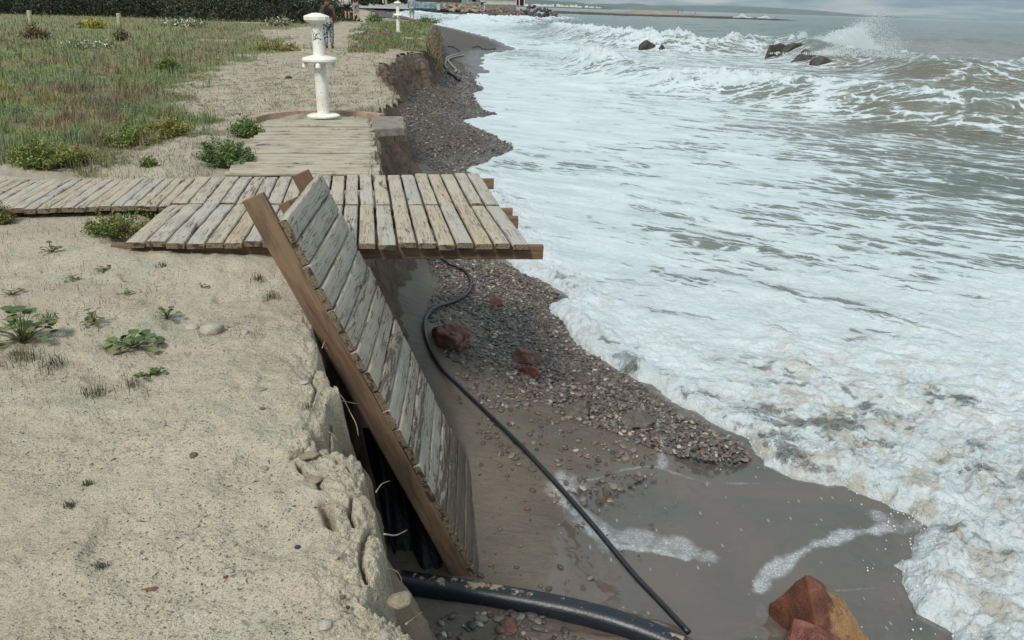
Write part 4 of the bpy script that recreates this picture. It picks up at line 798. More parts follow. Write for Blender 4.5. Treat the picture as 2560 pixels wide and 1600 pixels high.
for ki in range(6):
    ss_ = []
    for j in range(3):
        V, Fc = ICO[3]; V = V.copy(); V *= (1+.13*fbm(V[:, 0]*1.3+ki*3+j, V[:, 1]*1.3+V[:, 2], 2, j+ki))[:, None]*np.array([.5, .5*r.uniform(.62, .85), .5*r.uniform(.3, .45)])
        o = mesh('pebble', V, Fc, pm_[ki]); ss_.append(o.data); bpy.data.objects.remove(o)
    shapes.append(ss_)
for i in top:
    ki = r.choice(6, p=pk); o = bpy.data.objects.new('pebble', shapes[ki][r.integers(3)]); C.objects.link(o); x, y, z, sz = cand[i]
    o.location = (x, y, z+sz*.10); o.rotation_euler = (r.normal(0, .15), r.normal(0, .15), r.uniform(0, 6.28)); o.scale = (sz*1.15,)*3
    qu, qv = proj(np.array([x, y, z]))[:2]
    zone = ('below the thick black pipe' if qv > 1490 and qu < 1560 else 'in the shallow wash left of the orange-brown rock' if qu > 1400 and qv > 1230 else 'on smooth sand left of the thin black hose' if qu < np.interp(qv, [800, 1500], [1065, 1640]) else
            'on bare sand between hose and foam streaks' if qv > 1160 else 'at the lower edge of the pebble bank' if qv > 1010 else 'in the pebble bank beside the surf' if qu > 1300 else 'in the pebbles near the red rocks')
    tag(o, ('larger ' if app[i] > np.median(app[top]) else 'smaller ')+kinds[ki][1]+' '+zone, 'pebble', 'pebbles on the beach')
Vs, Fs, Cs = [], [], []; nvt = 0
V1, F1 = ICO[2]; V0, F0 = ICO[1]
for i in rest:
    x, y, z, sz = cand[i]; far = y > 14; Vb, Fb = (V0, F0) if far else (V1, F1); a = r.uniform(0, 6.28); ca_, sa_ = math.cos(a), math.sin(a); ab = r.uniform(.6, .85); hh = r.uniform(.3, .5); tx = r.normal(0, .25)
    v = Vb*np.array([.5, .5*ab, .5*hh])*sz*1.15; v = v*(1+r.normal(0, .05, (len(v), 1))); v = np.stack([v[:, 0]*ca_-v[:, 1]*sa_, v[:, 0]*sa_+v[:, 1]*ca_, v[:, 2]+v[:, 0]*tx], 1)+[x, y, z+sz*(.08 if y > 5.5 or True else .02)*(1+r.random())]
    c = np.array(kinds[r.choice(6, p=pk)][0])*r.uniform(.7, 1.25); Vs.append(v); Fs.append(Fb+nvt); Cs.append(np.tile(c, (len(v), 1))); nvt += len(v)
tag(mesh('pebbles', np.vstack(Vs), np.vstack(Fs), M['stone'], attrs=dict(vc=np.vstack(Cs))), kind='stuff')

# ------------------------------------------------------------------ white shower posts
def post(gp, H, label, root_name='shower_post', group='white shower posts', graffiti=False):
    t = empty(root_name, gp, label, 'shower post', group); mt = M['post']
    def part(nm, vf, m=mt, parent=t, smooth=False):
        o = mesh(nm, vf[0], vf[1], m, parent, smooth); return o
    s = H/1.53
    part('base_plate', lathe_vf([(.255*s, 0), (.255*s, .02*s), (.22*s, .035*s), (.1*s, .045*s)], 36))
    part('lower_pole', lathe_vf([(.094*s, .03*s), (.092*s, .82*s)], 44))
    part('collar', lathe_vf([(.10*s, .80*s), (.25*s, .82*s), (.265*s, .84*s), (.265*s, .865*s), (.25*s, .885*s), (.11*s, .92*s)], 32))
    part('upper_pole', lathe_vf([(.088*s, .88*s), (.087*s, 1.38*s)], 44))
    part('cap', lathe_vf([(.09*s, 1.37*s), (.185*s, 1.415*s), (.198*s, 1.43*s), (.198*s, 1.475*s), (.185*s, 1.487*s), (.07*s, 1.525*s), (.02*s, 1.53*s)], 10))
    for k in range(4):
        a = k*math.pi/2+.12; c = np.array([math.cos(a), math.sin(a), 0.])*.215*s; d = np.array([math.cos(a)*.35, math.sin(a)*.35, -1.]); d /= np.linalg.norm(d); p0 = c+[0, 0, .81*s]
        part('nozzle', tube_vf([p0, p0+d*.025*s, p0+d*.07*s], [.034*s, .038*s, .04*s], 12))
    if graffiti:
        def stroke(pts, wv=.006):
            mb = MB(); P = []
            for a, z in pts: P.append((.0895*math.cos(a), .0895*math.sin(a), z))
            P = catmull(P, 4) if len(P) > 2 else np.array(P); P[:, :2] *= (.0895/np.hypot(P[:, 0], P[:, 1]))[:, None]
            return tube_vf(P, .004, 5)
        mb = MB(); f = lambda u, v: (-math.pi/2+(u-816)/14*1.1, 1.50-(v-48)/245*1.5)
        for st in [[(806, 86), (808, 86), (809, 94), (808, 105), (806, 108)], [(812, 89), (816, 95), (819, 100)], [(819, 90), (814, 97), (811, 106)], [(812, 102), (818, 102), (824, 103)], [(813, 104), (825, 105)], [(819, 91), (824, 91)]]:
            V, Fc = stroke([f(*q) for q in st]); mb.add(V, Fc)
        o = mb.build('graffiti', M['ink'], t)
        mb = MB(); rr = np.random.default_rng(3)
        for _ in range(70):
            a = rr.uniform(-math.pi, 0); z = rr.choice([rr.uniform(.05, .8), rr.uniform(.9, 1.35)]); c = np.array([.0905*math.cos(a), .0905*math.sin(a), z]); sz = rr.uniform(.002, .007); V, Fc = ICO[1]; mb.add(V*[sz, sz, sz*rr.uniform(1, 1.8)]+c, Fc.tolist())
        mb.build('rust_spot', m_flat('rust_stain', (.10, .045, .025), .9, .3), t)
    return t
bp = at(809, 291, .035); post(bp, 1.53, 'near white rust-speckled shower post with graffiti at the end of the sunken walkway', graffiti=True).rotation_euler = (0, math.radians(-.6), 0)
p2 = at(996, 90, .0); p2[2] = float(ground_h(p2[0:1], p2[1:2])[0]); k_ = p2[1]
post(p2, 1.60, 'distant white shower post standing in the green grass hump')
# round paving and broken slab
kp_ = catmull(np.array([at(u, v, .03) for u, v in [(640, 296), (668, 288), (710, 283), (760, 280), (812, 279), (870, 281), (915, 285), (948, 289)]]), 6); tg = np.gradient(kp_, axis=0); tg /= np.linalg.norm(tg, axis=1)[:, None]; nn = np.stack([-tg[:, 1], tg[:, 0], tg[:, 2]*0], 1); V = []
for i in range(len(kp_)): V += [kp_[i]-[0, 0, .08], kp_[i]+[0, 0, .015], kp_[i]+nn[i]*.13+[0, 0, .02], kp_[i]+nn[i]*.13-[0, 0, .08]]
n = len(kp_); Fc = [[i*4+j, i*4+(j+1) % 4, i*4+4+(j+1) % 4, i*4+4+j] for i in range(n-1) for j in range(4)]+[[3, 2, 1, 0], [4*n-4, 4*n-3, 4*n-2, 4*n-1]]
o = mesh('curved_kerb', V, Fc, M['terra'], smooth=False); rebase(o, kp_[n//2]); tag(o, 'curved terracotta kerb in the sand around the foot of the near shower post', 'kerb')
def prism(name, P, z0, z1, mat, label, cat):
    n = len(P); V = [(x, y, z0) for x, y in P]+[(x, y, z1) for x, y in P]; Fc = [list(range(n))[::-1], list(range(n, 2*n))]+[[i, (i+1) % n, n+(i+1) % n, n+i] for i in range(n)]
    o = mesh(name, V, Fc, mat, smooth=False); bv = o.modifiers.new('bevel', 'BEVEL'); bv.width = .012; bv.segments = 2; rebase(o, (P[0][0], P[0][1], z0)); return tag(o, label, cat)
prism('paving_slab', G([(930, 323), (1012, 319), (1008, 290), (926, 291)], .03), -.09, .03, M['conc'], 'broken grey slab of paving overhanging the eroded bank beside the sunken walkway', 'slab')
prism('foundation_block', [tuple(q[:2]) for q in (at(985, 322, -.09), at(1016, 321, -.09), at(1014, 305, -.09), at(984, 306, -.09))], -.30, -.095, M['terra'], 'orange stone block sticking out under the broken paving slab', 'block')

# ------------------------------------------------------------------ plants
def blades_vf(P, Hh, Wd, bend, colr, r):
    """three-vertex-pair bent blades; returns V,F,C"""
    n = len(P); a = r.uniform(0, 2*np.pi, n); d = np.stack([np.cos(a), np.sin(a), np.zeros(n)], 1); s = np.stack([-np.sin(a), np.cos(a), np.zeros(n)], 1)
    # width faces any way; blades are thin strips
    b = r.uniform(.2, 1, n)[:, None]*bend; up = np.array([0, 0, 1.])
    p0 = P; p1 = P+up*(Hh*.55)[:, None]+d*(Hh[:, None]*b*.25); p2 = P+up*(Hh*(1-.25*b[:, 0]))[:, None]+d*(Hh[:, None]*b*.8); w_ = (Wd/2)[:, None]
    V = np.stack([p0-s*w_, p0+s*w_, p1-s*w_*.8, p1+s*w_*.8, p2], 1).reshape(-1, 3); i = np.arange(n)[:, None]*5
    q = np.concatenate([i+[0, 1, 3], i+[0, 3, 2], i+[2, 3, 4]], 0); return V, q, np.repeat(colr, 5, 0)
r = np.random.default_rng(99)
def gsc(n, az0, az1, d0, d1):
    dep = np.radians(r.uniform(d0, d1, n)); az = np.radians(r.uniform(az0, az1, n)); rr = 1.75/np.tan(dep); return rr*np.sin(az), rr*np.cos(az), rr
x, y, rr = gsc(340000, -46, 4, 1.15, 14.5); x2, y2, r2_ = gsc(90000, -12, 1, 1.3, 4.2); x, y, rr = np.r_[x, x2], np.r_[y, y2], np.r_[rr, r2_]
vg = sst(-.25, .9, veg_(x, y)+fbm(x*.8, y*.8, 3, 51)*1.6); patch = fbm(x*.33, y*.33, 4, 121); patch2 = fbm(x*.9, y*.9, 3, 125); clump = sst(-.25, .35, fbm(x*2.2, y*2.2, 3, 129))
hm_ = sdf(np.array(VEG[1]), x, y)+fbm(x*.8, y*.35, 3, 181)*2.6 > .1; kp = ((r.random(len(x)) < vg*(.35+.65*clump)) | (hm_ & (r.random(len(x)) < .9))) & (sdf(EDGE, x, y) > .05)
x, y, rr, patch, patch2, clump = [q[kp] for q in (x, y, rr, patch, patch2, clump)]; n = len(x)
hump = sdf(np.array(VEG[1]), x, y) > -1
green = np.clip(.58+patch*2.4+patch2*.8+np.where(hump, .22, 0)+r.normal(0, .16, n), 0, 1)
dry = np.array([[.23, .175, .105]]); brn = np.array([[.15, .11, .075]]); grn = np.array([[.145, .19, .07]]); blu = np.array([[.15, .19, .11]]); yel = np.array([[.19, .18, .06]])
g_ = sst(.42, .62, green)[:, None]; cl = (dry*(1-sst(-.2, .3, patch2))[:, None]+brn*sst(-.2, .3, patch2)[:, None])*(1-g_)+(grn*(1-sst(0, .3, patch2))[:, None]+blu*sst(0, .3, patch2)[:, None])*g_
ye = (fbm(x*.5, y*.5, 3, 133) > .28)[:, None]*.8*(y < 24)[:, None]; cl = cl*(1-ye)+yel*ye; cl = cl*r.uniform(.6, 1.5, (n, 1))
Hh = .78*(.10+.20*np.clip(clump+patch2, 0, 1))*r.uniform(.5, 1.3, n)*np.where(hump, .75, 1)*(1+.25*(y > 20)); Wd = np.clip(rr*.00055, .004, .05)*r.uniform(.7, 1.4, n)
P = np.stack([x, y, ground_h(x, y)-.02], 1); V, Fc, Cc = blades_vf(P, Hh, Wd, .8, cl, r)
tag(mesh('grass', V, Fc, M['tint'], attrs=dict(vc=Cc), smooth=False), kind='stuff')
ps_, NO_ = CL; s_ok = np.where((ps_[:, 1] > 33) & (ps_[:, 1] < 64))[0]; n = 7500; ii = r.choice(s_ok, n); t = r.random(n)**1.2; q = np.stack([ps_[ii, 0]+NO_[ii, 0]*(.05+.55*t), ps_[ii, 1]+NO_[ii, 1]*(.05+.55*t), .02-t*.9], 1)+r.normal(0, .05, (n, 3))
cb = np.array([(.19, .14, .09), (.14, .10, .07), (.12, .11, .06), (.23, .18, .11)])[r.integers(4, size=n)]*r.uniform(.6, 1.4, (n, 1)); V, Fc, Cc = blades_vf(q, r.uniform(.12, .36, n), np.full(n, .022), 1.6, cb, r)
tag(mesh('bank_vegetation', V, Fc, M['tint'], attrs=dict(vc=Cc), smooth=False), kind='stuff')
s_ok = np.where((ps_[:, 1] > 7.5) & (ps_[:, 1] < 27))[0]; n = 1600; ii = r.choice(s_ok, n); t = r.random(n)**2; q = np.stack([ps_[ii, 0]-NO_[ii, 0]*.08+NO_[ii, 0]*.1*t, ps_[ii, 1]-NO_[ii, 1]*.08+NO_[ii, 1]*.1*t, .0-t*.25], 1)
V, Fc, Cc = blades_vf(q, r.uniform(.04, .16, n), np.full(n, .006), 1.8, np.array([(.22, .17, .10)])*r.uniform(.5, 1.4, (n, 1)), r); tag(mesh('bank_roots', V, Fc, M['tint'], attrs=dict(vc=Cc), smooth=False), kind='stuff')
# sparse dry grass and litter on the open sand
x, y, rr = gsc(60000, -44, 6, 8, 46); x2, y2, r2_ = gsc(70000, -30, -2, 2.2, 12); x, y, rr = np.r_[x, x2], np.r_[y, y2], np.r_[rr, r2_]; s = fbm(x*1.2, y*1.2, 3, 141)+.45*sst(-.5, -4.5, x-(y-3)*-.15)-.25*sst(-2.0, -.8, x)+.38*(y > 8)+.22*sst(3.0, 3.8, y)*sst(5.2, 4.8, y)*sst(-1.0, -2.2, x); kp = (s > .12) & (sdf(EDGE, x, y) > .12)
inb = (y > 4.9) & (y < 8.0) & (x > np.where(y < 6.4, -3.2, -9)); kp &= ~inb; kp &= ~((y > 8) & (y < 12.9) & (np.abs(x-np.interp(y, [8, 12.5], [-2.4, -3.2])) < .85))
x, y = x[kp], y[kp]; kp = r.random(len(x)) < np.where(y < 4.6, .10+.5*sst(2.6, 3.6, y)*sst(-.9, -1.8, x), .7); x, y = x[kp], y[kp]; n = len(x); P = np.stack([x, y, ground_h(x, y)-.004], 1)
flat_ = r.random(n) < .6; Hh = np.where(flat_, r.uniform(.004, .02, n), r.uniform(.02, .07, n)); c_ = np.where((r.random(n) < .35)[:, None], np.array([[.07, .085, .045]]), np.array([[.10, .078, .05]]))*r.uniform(.6, 1.5, (n, 1))
V, Fc, Cc = blades_vf(P, Hh, np.full(n, .0016)*np.clip(y/3, .8, 5), .9, c_, r)
tag(mesh('dry_grass', V, Fc, M['tint'], attrs=dict(vc=Cc), smooth=False), kind='stuff')
x, y, rr = gsc(120000, -44, -6, 2.0, 15); s = fbm(x*.9, y*.9, 4, 161)+.10*fbm(x*4, y*4, 2, 165); ins = veg_(x, y); kp = (s > np.where(ins > 0, .08, .19)) & (ins > -7) & (sdf(EDGE, x, y) > .3) & ~((y > 4.9) & (y < 8.0)) & ~((y > 8) & (y < 12.9) & (np.abs(x-np.interp(y, [8, 12.5], [-2.4, -3.2])) < .95)) & (y < 30)
x, y, rr, s, ins = [q[kp] for q in (x, y, rr, s, ins)]; kp = r.random(len(x)) < np.where(ins > 0, .55, .40); x, y, rr, s = x[kp], y[kp], rr[kp], s[kp]; n = len(x); hh_ = np.where(r.random(n) < .5, r.uniform(.02, .10, n), r.uniform(.05, .20, n))*np.clip(s*3, .3, 1)
P = np.stack([x, y, ground_h(x, y)+hh_], 1); a = r.normal(size=(n, 3)); a[:, 2] *= .6; a /= np.linalg.norm(a, axis=1)[:, None]; b_ = np.cross(a, r.normal(size=(n, 3))); b_ /= np.linalg.norm(b_, axis=1)[:, None]; sz = np.clip(rr*.0013, .008, .05)[:, None]*r.uniform(.6, 1.4, (n, 1))
V = np.stack([P-a*sz, P+b_*sz*.45, P+a*sz, P-b_*sz*.45], 1).reshape(-1, 3); i4 = np.arange(n)[:, None]*4; pc_ = sst(-.1, .25, fbm(x*.6, y*.6, 2, 171))[:, None]; c_ = (np.array([[.12, .18, .055]])*(1-pc_)+np.array([[.21, .20, .065]])*pc_)*r.uniform(.6, 1.4, (n, 1))
tag(mesh('ground_cover', V, np.concatenate([i4+[0, 1, 2], i4+[0, 2, 3]], 0), M['tint'], smooth=False, attrs=dict(vc=np.repeat(c_, 4, 0))), kind='stuff')
nt_ = 2600; x, y, rr = gsc(nt_*2, -44, 4, 11, 48); kp = sdf(EDGE, x, y) > .1; x, y = x[kp], y[kp]; kp = (fbm(x*1.4, y*1.4, 3, 151) > -.1) & ~((y > 4.9) & (y < 8.0)); x, y = x[kp], y[kp]; mb = MB()
Vs, Fs, nv_ = [], [], 0
for a, b in zip(x, y):
    L_ = r.uniform(.003, .014)*(1+2.5*(r.random() < .05)); t_ = r.uniform(0, 3.14); d = np.array([math.cos(t_), math.sin(t_), 0])*L_/2; w_ = np.array([-d[1], d[0], 0]); w_ = w_/np.linalg.norm(w_)*r.uniform(.0005, .0014); z = float(0)
    c0 = np.array([a, b, 0.]); k2 = w_*1.2*r.normal(); Vs += [c0-d, c0+w_+k2, c0+d, c0-w_+k2+[0, 0, .004], c0+[0, 0, .005]]; Fs += [[nv_, nv_+1, nv_+4], [nv_+1, nv_+2, nv_+4], [nv_+2, nv_+3, nv_+4], [nv_+3, nv_, nv_+4]]; nv_ += 5
Vs = np.array(Vs); Vs[:, 2] += ground_h(Vs[:, 0], Vs[:, 1])+.001
tag(mesh('twig_litter', Vs, np.array(Fs), M['bark'], smooth=False), kind='stuff')

def leaf_cloud(n, rad, size, cols, r, shell=.35, shape=None):
    """many small folded leaves through a crown volume"""
    d = r.normal(size=(n, 3)); d /= np.linalg.norm(d, axis=1)[:, None]; d[:, 2] = np.abs(d[:, 2])*1.0-.15
    rr_ = (1-shell*r.random(n)**1.5); lump = 1+.38*fbm(d[:, 0]*2.2+cols[0][0]*99, d[:, 1]*2.2+d[:, 2]*2.7, 3, int(r.integers(99)))
    P = d*(rr_*lump)[:, None]*np.array(rad); a = r.normal(size=(n, 3)); a /= np.linalg.norm(a, axis=1)[:, None]; b = np.cross(a, r.normal(size=(n, 3))); b /= np.linalg.norm(b, axis=1)[:, None]
    s = size*r.uniform(.6, 1.4, n)[:, None]; V = np.stack([P-a*s, P+b*s*.4, P+a*s, P-b*s*.4], 1).reshape(-1, 3); i = np.arange(n)[:, None]*4
    Fc = np.concatenate([i+[0, 1, 2], i+[0, 2, 3]], 0); cidx = r.integers(len(cols), size=n); c = np.array(cols)[cidx]*r.uniform(.6, 1.5, (n, 1)); return V, Fc, np.repeat(c, 4, 0)
def spray_vf(rad, n, size, cols, r, nst):
    """leaves set along many arching stems"""
    a = r.uniform(0, 6.28, nst); q = r.random(nst)**.6; e = np.stack([np.cos(a)*q*rad[0], np.sin(a)*q*rad[1], rad[2]*(1.15-.75*q)*r.uniform(.45, 1.25, nst)], 1); b0 = np.stack([np.cos(a)*q*rad[0]*.35, np.sin(a)*q*rad[1]*.35, 0*a], 1)
    k = r.integers(nst, size=n); t = r.random(n)**.75; P = b0[k]*(1-t)[:, None]+e[k]*t[:, None]; P[:, 2] += np.sin(t*2.2)*.12*rad[2]; P += r.normal(0, 1, (n, 3))*size*1.3
    P[:, 2] = np.abs(P[:, 2]); d = e[k]-b0[k]; d /= np.linalg.norm(d, axis=1)[:, None]; a_ = d*.5+r.normal(0, .6, (n, 3)); a_ /= np.linalg.norm(a_, axis=1)[:, None]; b = np.cross(a_, r.normal(size=(n, 3))); b /= np.linalg.norm(b, axis=1)[:, None]
    s = size*r.uniform(.5, 1.4, n)[:, None]; V = np.stack([P-a_*s, P+b*s*.45, P+a_*s, P-b*s*.45], 1).reshape(-1, 3); i = np.arange(n)[:, None]*4; sc_ = r.uniform(.7, 1.3, nst)[k]
    c = np.array(cols)[(k+r.integers(2, size=n)) % len(cols)]*(r.uniform(.7, 1.35, n)*sc_)[:, None]; return V, np.concatenate([i+[0, 1, 2], i+[0, 2, 3]], 0), np.repeat(c, 4, 0), b0, e
def shrub(name, p, rad, n, size, cols, label, cat, seed, group=None, stems=6, spray=False):
    r = np.random.default_rng(seed); t = empty(name, p, label, cat, group); mb = MB()
    if spray:
        V, Fc, c, b0, e = spray_vf(rad, n, size, cols, r, int(28+rad[0]/size*.8)); mesh('foliage', V, Fc, M['tint'], t, smooth=False, attrs=dict(vc=c))
        for q in range(len(e)): Vt, Ft = tube_vf([b0[q]*.2, (b0[q]+e[q])/2+[0, 0, .08*rad[2]], e[q]], [size*.14, size*.1, size*.05], 4); mb.add(Vt, Ft)
        mb.build('stem', m_stem, t); return t
    V, Fc, c = leaf_cloud(n, rad, size, cols, r)
    V[:, 2] += rad[2]*.25; mesh('foliage', V, Fc, M['tint'], t, smooth=False, attrs=dict(vc=c))
    for k in range(stems):
        a = r.uniform(0, 6.28); e = np.array([math.cos(a)*rad[0]*.7, math.sin(a)*rad[1]*.7, rad[2]*r.uniform(.6, 1)]); s_ = rad[2]*.03
        Vt, Ft = tube_vf([np.zeros(3), e*[.4, .4, .55]+r.normal(0, rad[2]*.05, 3), e], [s_, s_*.7, s_*.3], 5); mb.add(Vt, Ft)
    mb.build('stem', M['bark'], t); return t
m_stem = m_flat('green_stem', (.12, .13, .05), .8, .2, 20)
DG = [(.030, .038, .022), (.045, .055, .032), (.022, .026, .017), (.055, .058, .038)]
GG = [(.075, .115, .035), (.10, .14, .045), (.055, .09, .03), (.12, .13, .05)]
# dark thicket behind the field
k = 0
for u in range(-60, 850, 62):
    y_ = 66+(k % 3)*5+r.uniform(-1.5, 1.5); p = aty(u, 0, y_); p[2] = -.3; H_ = 2.6+r.uniform(-.3, .7) if u < 760 else 1.9
    where = 'at the left end of' if u < 0 else ('at the right end of' if u > 780 else 'in the middle of')
    shrub('thicket_bush', p, (3.1, 2.6, H_), 5200, .11, [tuple(np.array(c)*(1.35 if k % 4 == 1 else (.8 if k % 3 == 2 else 1.))) for c in DG],
          ["dark olive bush at the left end of the thicket, by the edge of the photo", "dull green bush of the thicket left of the left wooden post", "thicket bush right behind the left wooden post", "dark bush of the thicket just right of the left wooden post", "thicket bush behind the yellow flowering bush", "greyish thicket bush behind the right wooden post", "dark thicket bush just right of the right wooden post", "dull thicket bush midway along the back of the field", "thicket bush behind the pale grey-green ground plant", "blackish thicket bush right of the pale grey-green ground plant", "olive thicket bush behind the pale plank near the thicket", "dark thicket bush right of the pale plank in the field", "greyish thicket bush behind the white-flowered bush", "dark thicket bush directly behind the near shower post cap", "lower bush ending the thicket beside the man in camouflage"][min(k, 14)], 'bush', 900+k, 'bushes of the dark thicket', 7); k += 1
def sp(u, v): return g_at(u, v)
for i, (u, v, wpx, hpx, cols, lb) in enumerate([
    (100, 425, 120, 95, GG, 'bright green feathery shrub at the left edge of the field above the boardwalk'), (178, 425, 110, 60, [(.11, .13, .04), (.08, .11, .035), (.15, .13, .05)], 'yellow-green low shrub right of the feathery shrub, above the boardwalk'),
    (330, 365, 140, 50, GG, 'low spreading green plant in front of the field edge'), (420, 345, 120, 55, [(.13, .12, .04), (.09, .11, .035)], 'yellowish low plant at the lower right corner of the field'),
    (570, 420, 120, 95, [(.05, .09, .035), (.075, .12, .045), (.04, .07, .03)], 'dense green bush beside the left edge of the sunken walkway'), (620, 345, 70, 60, [(.05, .09, .035), (.075, .12, .045)], 'smaller green plant behind the dense bush, at the far walkway edge'),
    (300, 612, 140, 80, [(.055, .085, .03), (.085, .11, .04), (.12, .12, .05)], 'tangled green plant growing against the left corner of the deck'), (368, 535, 70, 40, GG, 'small green plant in the corner between boardwalk and deck'),
    (5, 560, 60, 60, [(.07, .08, .035), (.1, .1, .05)], 'dark olive plant at the left edge of the photo below the boardwalk'), (425, 185, 60, 44, [(.06, .10, .035), (.085, .12, .04)], 'leafy dark green plant standing in the brown field'),
    (232, 72, 62, 22, [(.20, .17, .02), (.25, .21, .03), (.08, .1, .03)], 'yellow flowering bush between the two wooden posts'), (90, 100, 60, 34, [(.06, .05, .035), (.075, .06, .04)], 'brown dry bush at the foot of the left wooden post'), (305, 105, 34, 30, [(.05, .055, .035), (.075, .06, .04)], 'dark scrub at the foot of the right wooden post'),
    (690, 128, 110, 22, [(.14, .13, .05), (.09, .10, .04)], 'yellow-green ground plant left of the near shower post'), (700, 68, 60, 26, [(.10, .12, .085), (.3, .3, .28), (.07, .09, .06)], 'grey-green bush with white flowers left of the man in camouflage'),
    (225, 122, 120, 22, [(.08, .11, .06), (.35, .36, .32), (.07, .1, .05)], 'ground plant dotted with white flowers in the middle of the field'), (470, 68, 110, 18, [(.09, .12, .085), (.28, .29, .27), (.07, .09, .06)], 'pale grey-green plant with small white flowers near the thicket'),
    (935, 58, 40, 24, [(.05, .08, .04), (.07, .1, .05)], 'green reed tuft beside the path near the walkers'), (375, 432, 34, 22, [(.07, .1, .03)], 'tiny leafy plant at the far edge of the boardwalk'), (1070, 60, 60, 18, [(.05, .075, .03), (.07, .09, .04)], 'green bush on the far corner of the bank above the sea')]):
    p = sp(u, v-2); w_ = px_size(p, wpx); h_ = px_size(p, hpx); ls = float(np.clip(px_size(p, 3.6), .010, .09)); nn_ = int(np.clip(wpx*hpx*.42, 500, 3800))
    shrub('low_shrub', p, (w_*.62, w_*.46, h_*.72), int(nn_*1.35), ls*.95, [tuple(min(.5, x*f) for x, f in zip(c, (1.75, 1.6, 1.35))) for c in cols], lb, 'plant', 950+i, None, 8, True)

def weed(u, v, wpx, nleaf, label, seed, cols=((.07, .11, .035), (.095, .135, .045), (.055, .085, .03), (.12, .13, .05)), tall=.5):
    """broad-leaved weed: leaves on stalks from one root"""
    r = np.random.default_rng(seed); p = sp(u, v); R_ = px_size(p, wpx)/2; t = empty('broadleaf_weed', p, label, 'plant'); st = MB(); Vl, Fl, Cl = [], [], []; n0 = 0
    for k in range(nleaf):
        a = r.uniform(0, 6.28); rd = R_*r.uniform(.15, 1); z = R_*tall*r.uniform(.25, 1.1)*(1.25-rd/R_*.8); c = np.array([math.cos(a)*rd, math.sin(a)*rd, z]); Vt, Ft = tube_vf([(0, 0, 0), c*[.5, .5, .75], c], [.003, .0025, .0015], 5); st.add(Vt, Ft)
        s = R_*r.uniform(.15, .27); d = np.array([math.cos(a+r.normal(0, .5)), math.sin(a+r.normal(0, .5)), r.uniform(-.35, .4)]); d /= np.linalg.norm(d); sd = np.cross(d, [0, 0, 1.]); sd /= np.linalg.norm(sd); up = np.cross(sd, d); up += r.normal(0, .35, 3); m_ = 14
        ring = []
        for j in range(m_):
            q = 2*math.pi*j/m_; ra = s*(1-.25*(abs(q-math.pi) < .5))*(1+.10*math.cos(5*q))*r.uniform(.92, 1.06); ring.append(c+d*(math.cos(q)*ra+s*.7)+sd*math.sin(q)*ra*.95+up*(.22*s*abs(math.sin(q))))
        Vl += [c+d*s*.7]+ring; Fl += [[n0, n0+1+j, n0+1+(j+1) % m_] for j in range(m_)]; cc_ = np.array(cols[r.integers(len(cols))])*r.uniform(.75, 1.25); Cl += [cc_*1.25]+[cc_]*m_; n0 += m_+1
    mesh('leaves', Vl, np.array(Fl), M['tint'], t, attrs=dict(vc=np.array(Cl))); st.build('stem', m_stem, t)
m_stem = m_flat('green_stem', (.12, .13, .05), .8, .2, 20)
for i, a in enumerate([(60, 858, 150, 26, 'largest broad-leaved weed at the left edge of the sand', .9), (236, 812, 66, 13, 'upright weed with one big pale leaf, second from the left', .95), (333, 868, 120, 20, 'sprawling broad-leaved weed in front of the upright one', .45), (420, 808, 62, 11, 'small bright weed left of the largest pale stone', .8),
        (130, 630, 56, 9, 'small broad-leaved weed just below the boardwalk', .8), (375, 938, 66, 12, 'low flat weed alone on the open sand', .35), (398, 528, 40, 8, 'little leafy weed at the joint of deck and boardwalk', .7)]):
    weed(a[0], a[1], a[2], int(a[3]*1.5), a[4], 1000+i, tall=a[5]*1.2)
# sparse grass tufts on the sand
for i, (u, v, w_, cl, lb) in enumerate([(120, 800, 60, (.06, .075, .045), 'dark green grass tuft right of the largest weed'), (235, 985, 80, (.085, .09, .05), 'sparse olive grass tuft in the middle of the sand'), (330, 965, 60, (.10, .11, .075), 'small grey-green grass tuft right of the olive one'), (680, 745, 60, (.09, .10, .05), 'thin grass tuft beside the fallen deck section'), (175, 1265, 40, (.06, .07, .04), 'tiny grass tuft at the left of the lower sand'),
        (255, 1420, 50, (.06, .075, .045), 'small dark grass tuft on the lower left sand'), (220, 1215, 44, (.07, .09, .04), 'green flattened tuft on the lower left sand'), (405, 660, 44, (.08, .10, .05), 'small grass tuft under the front beam of the deck'), (60, 905, 120, (.12, .11, .06), 'dry brown grass under the largest weed'), (645, 700, 50, (.09, .085, .05), 'dry tuft on the sand mound left of the fallen section'),
        (770, 1020, 40, (.11, .10, .05), 'thin dry tuft near the broken sand edge'), (130, 915, 90, (.07, .075, .05), 'spread of dark short grass below the largest weed')]):
    p = sp(u, v); R_ = px_size(p, w_)/2; r2 = np.random.default_rng(1100+i); n = int(24+w_*.5); q = r2.normal(0, R_*.38, (n, 3)); q[:, 2] = 0; V, Fc, Cc = blades_vf(q, r2.uniform(.3, 1.1, n)*R_*.85, np.full(n, .0035)*max(1, p[1]/4), 1., np.tile(cl, (n, 1))*r2.uniform(.6, 1.4, (n, 1)), r2)
    o = mesh('grass_tuft', V, Fc, M['tint'], attrs=dict(vc=Cc), smooth=False); o.location = p; tag(o, lb, 'grass tuft')
for i, (u, v, w_, n_, lb, tl) in enumerate([(180, 690, 44, 8, 'tiny weed in the grey-green patch left of centre on the sand', .5), (310, 735, 40, 7, 'tiny weed between the upright weed and the deck', .6), (30, 735, 50, 9, 'small weed near the left edge above the largest weed', .6), (505, 720, 34, 6, 'lone seedling on sand below the deck front', .7), (265, 660, 50, 10, 'small weed below the left end of the deck beam', .5)]):
    weed(u, v, w_, n_, lb, 1060+i, tall=tl, cols=((.10, .12, .05), (.085, .11, .045), (.13, .12, .06)))
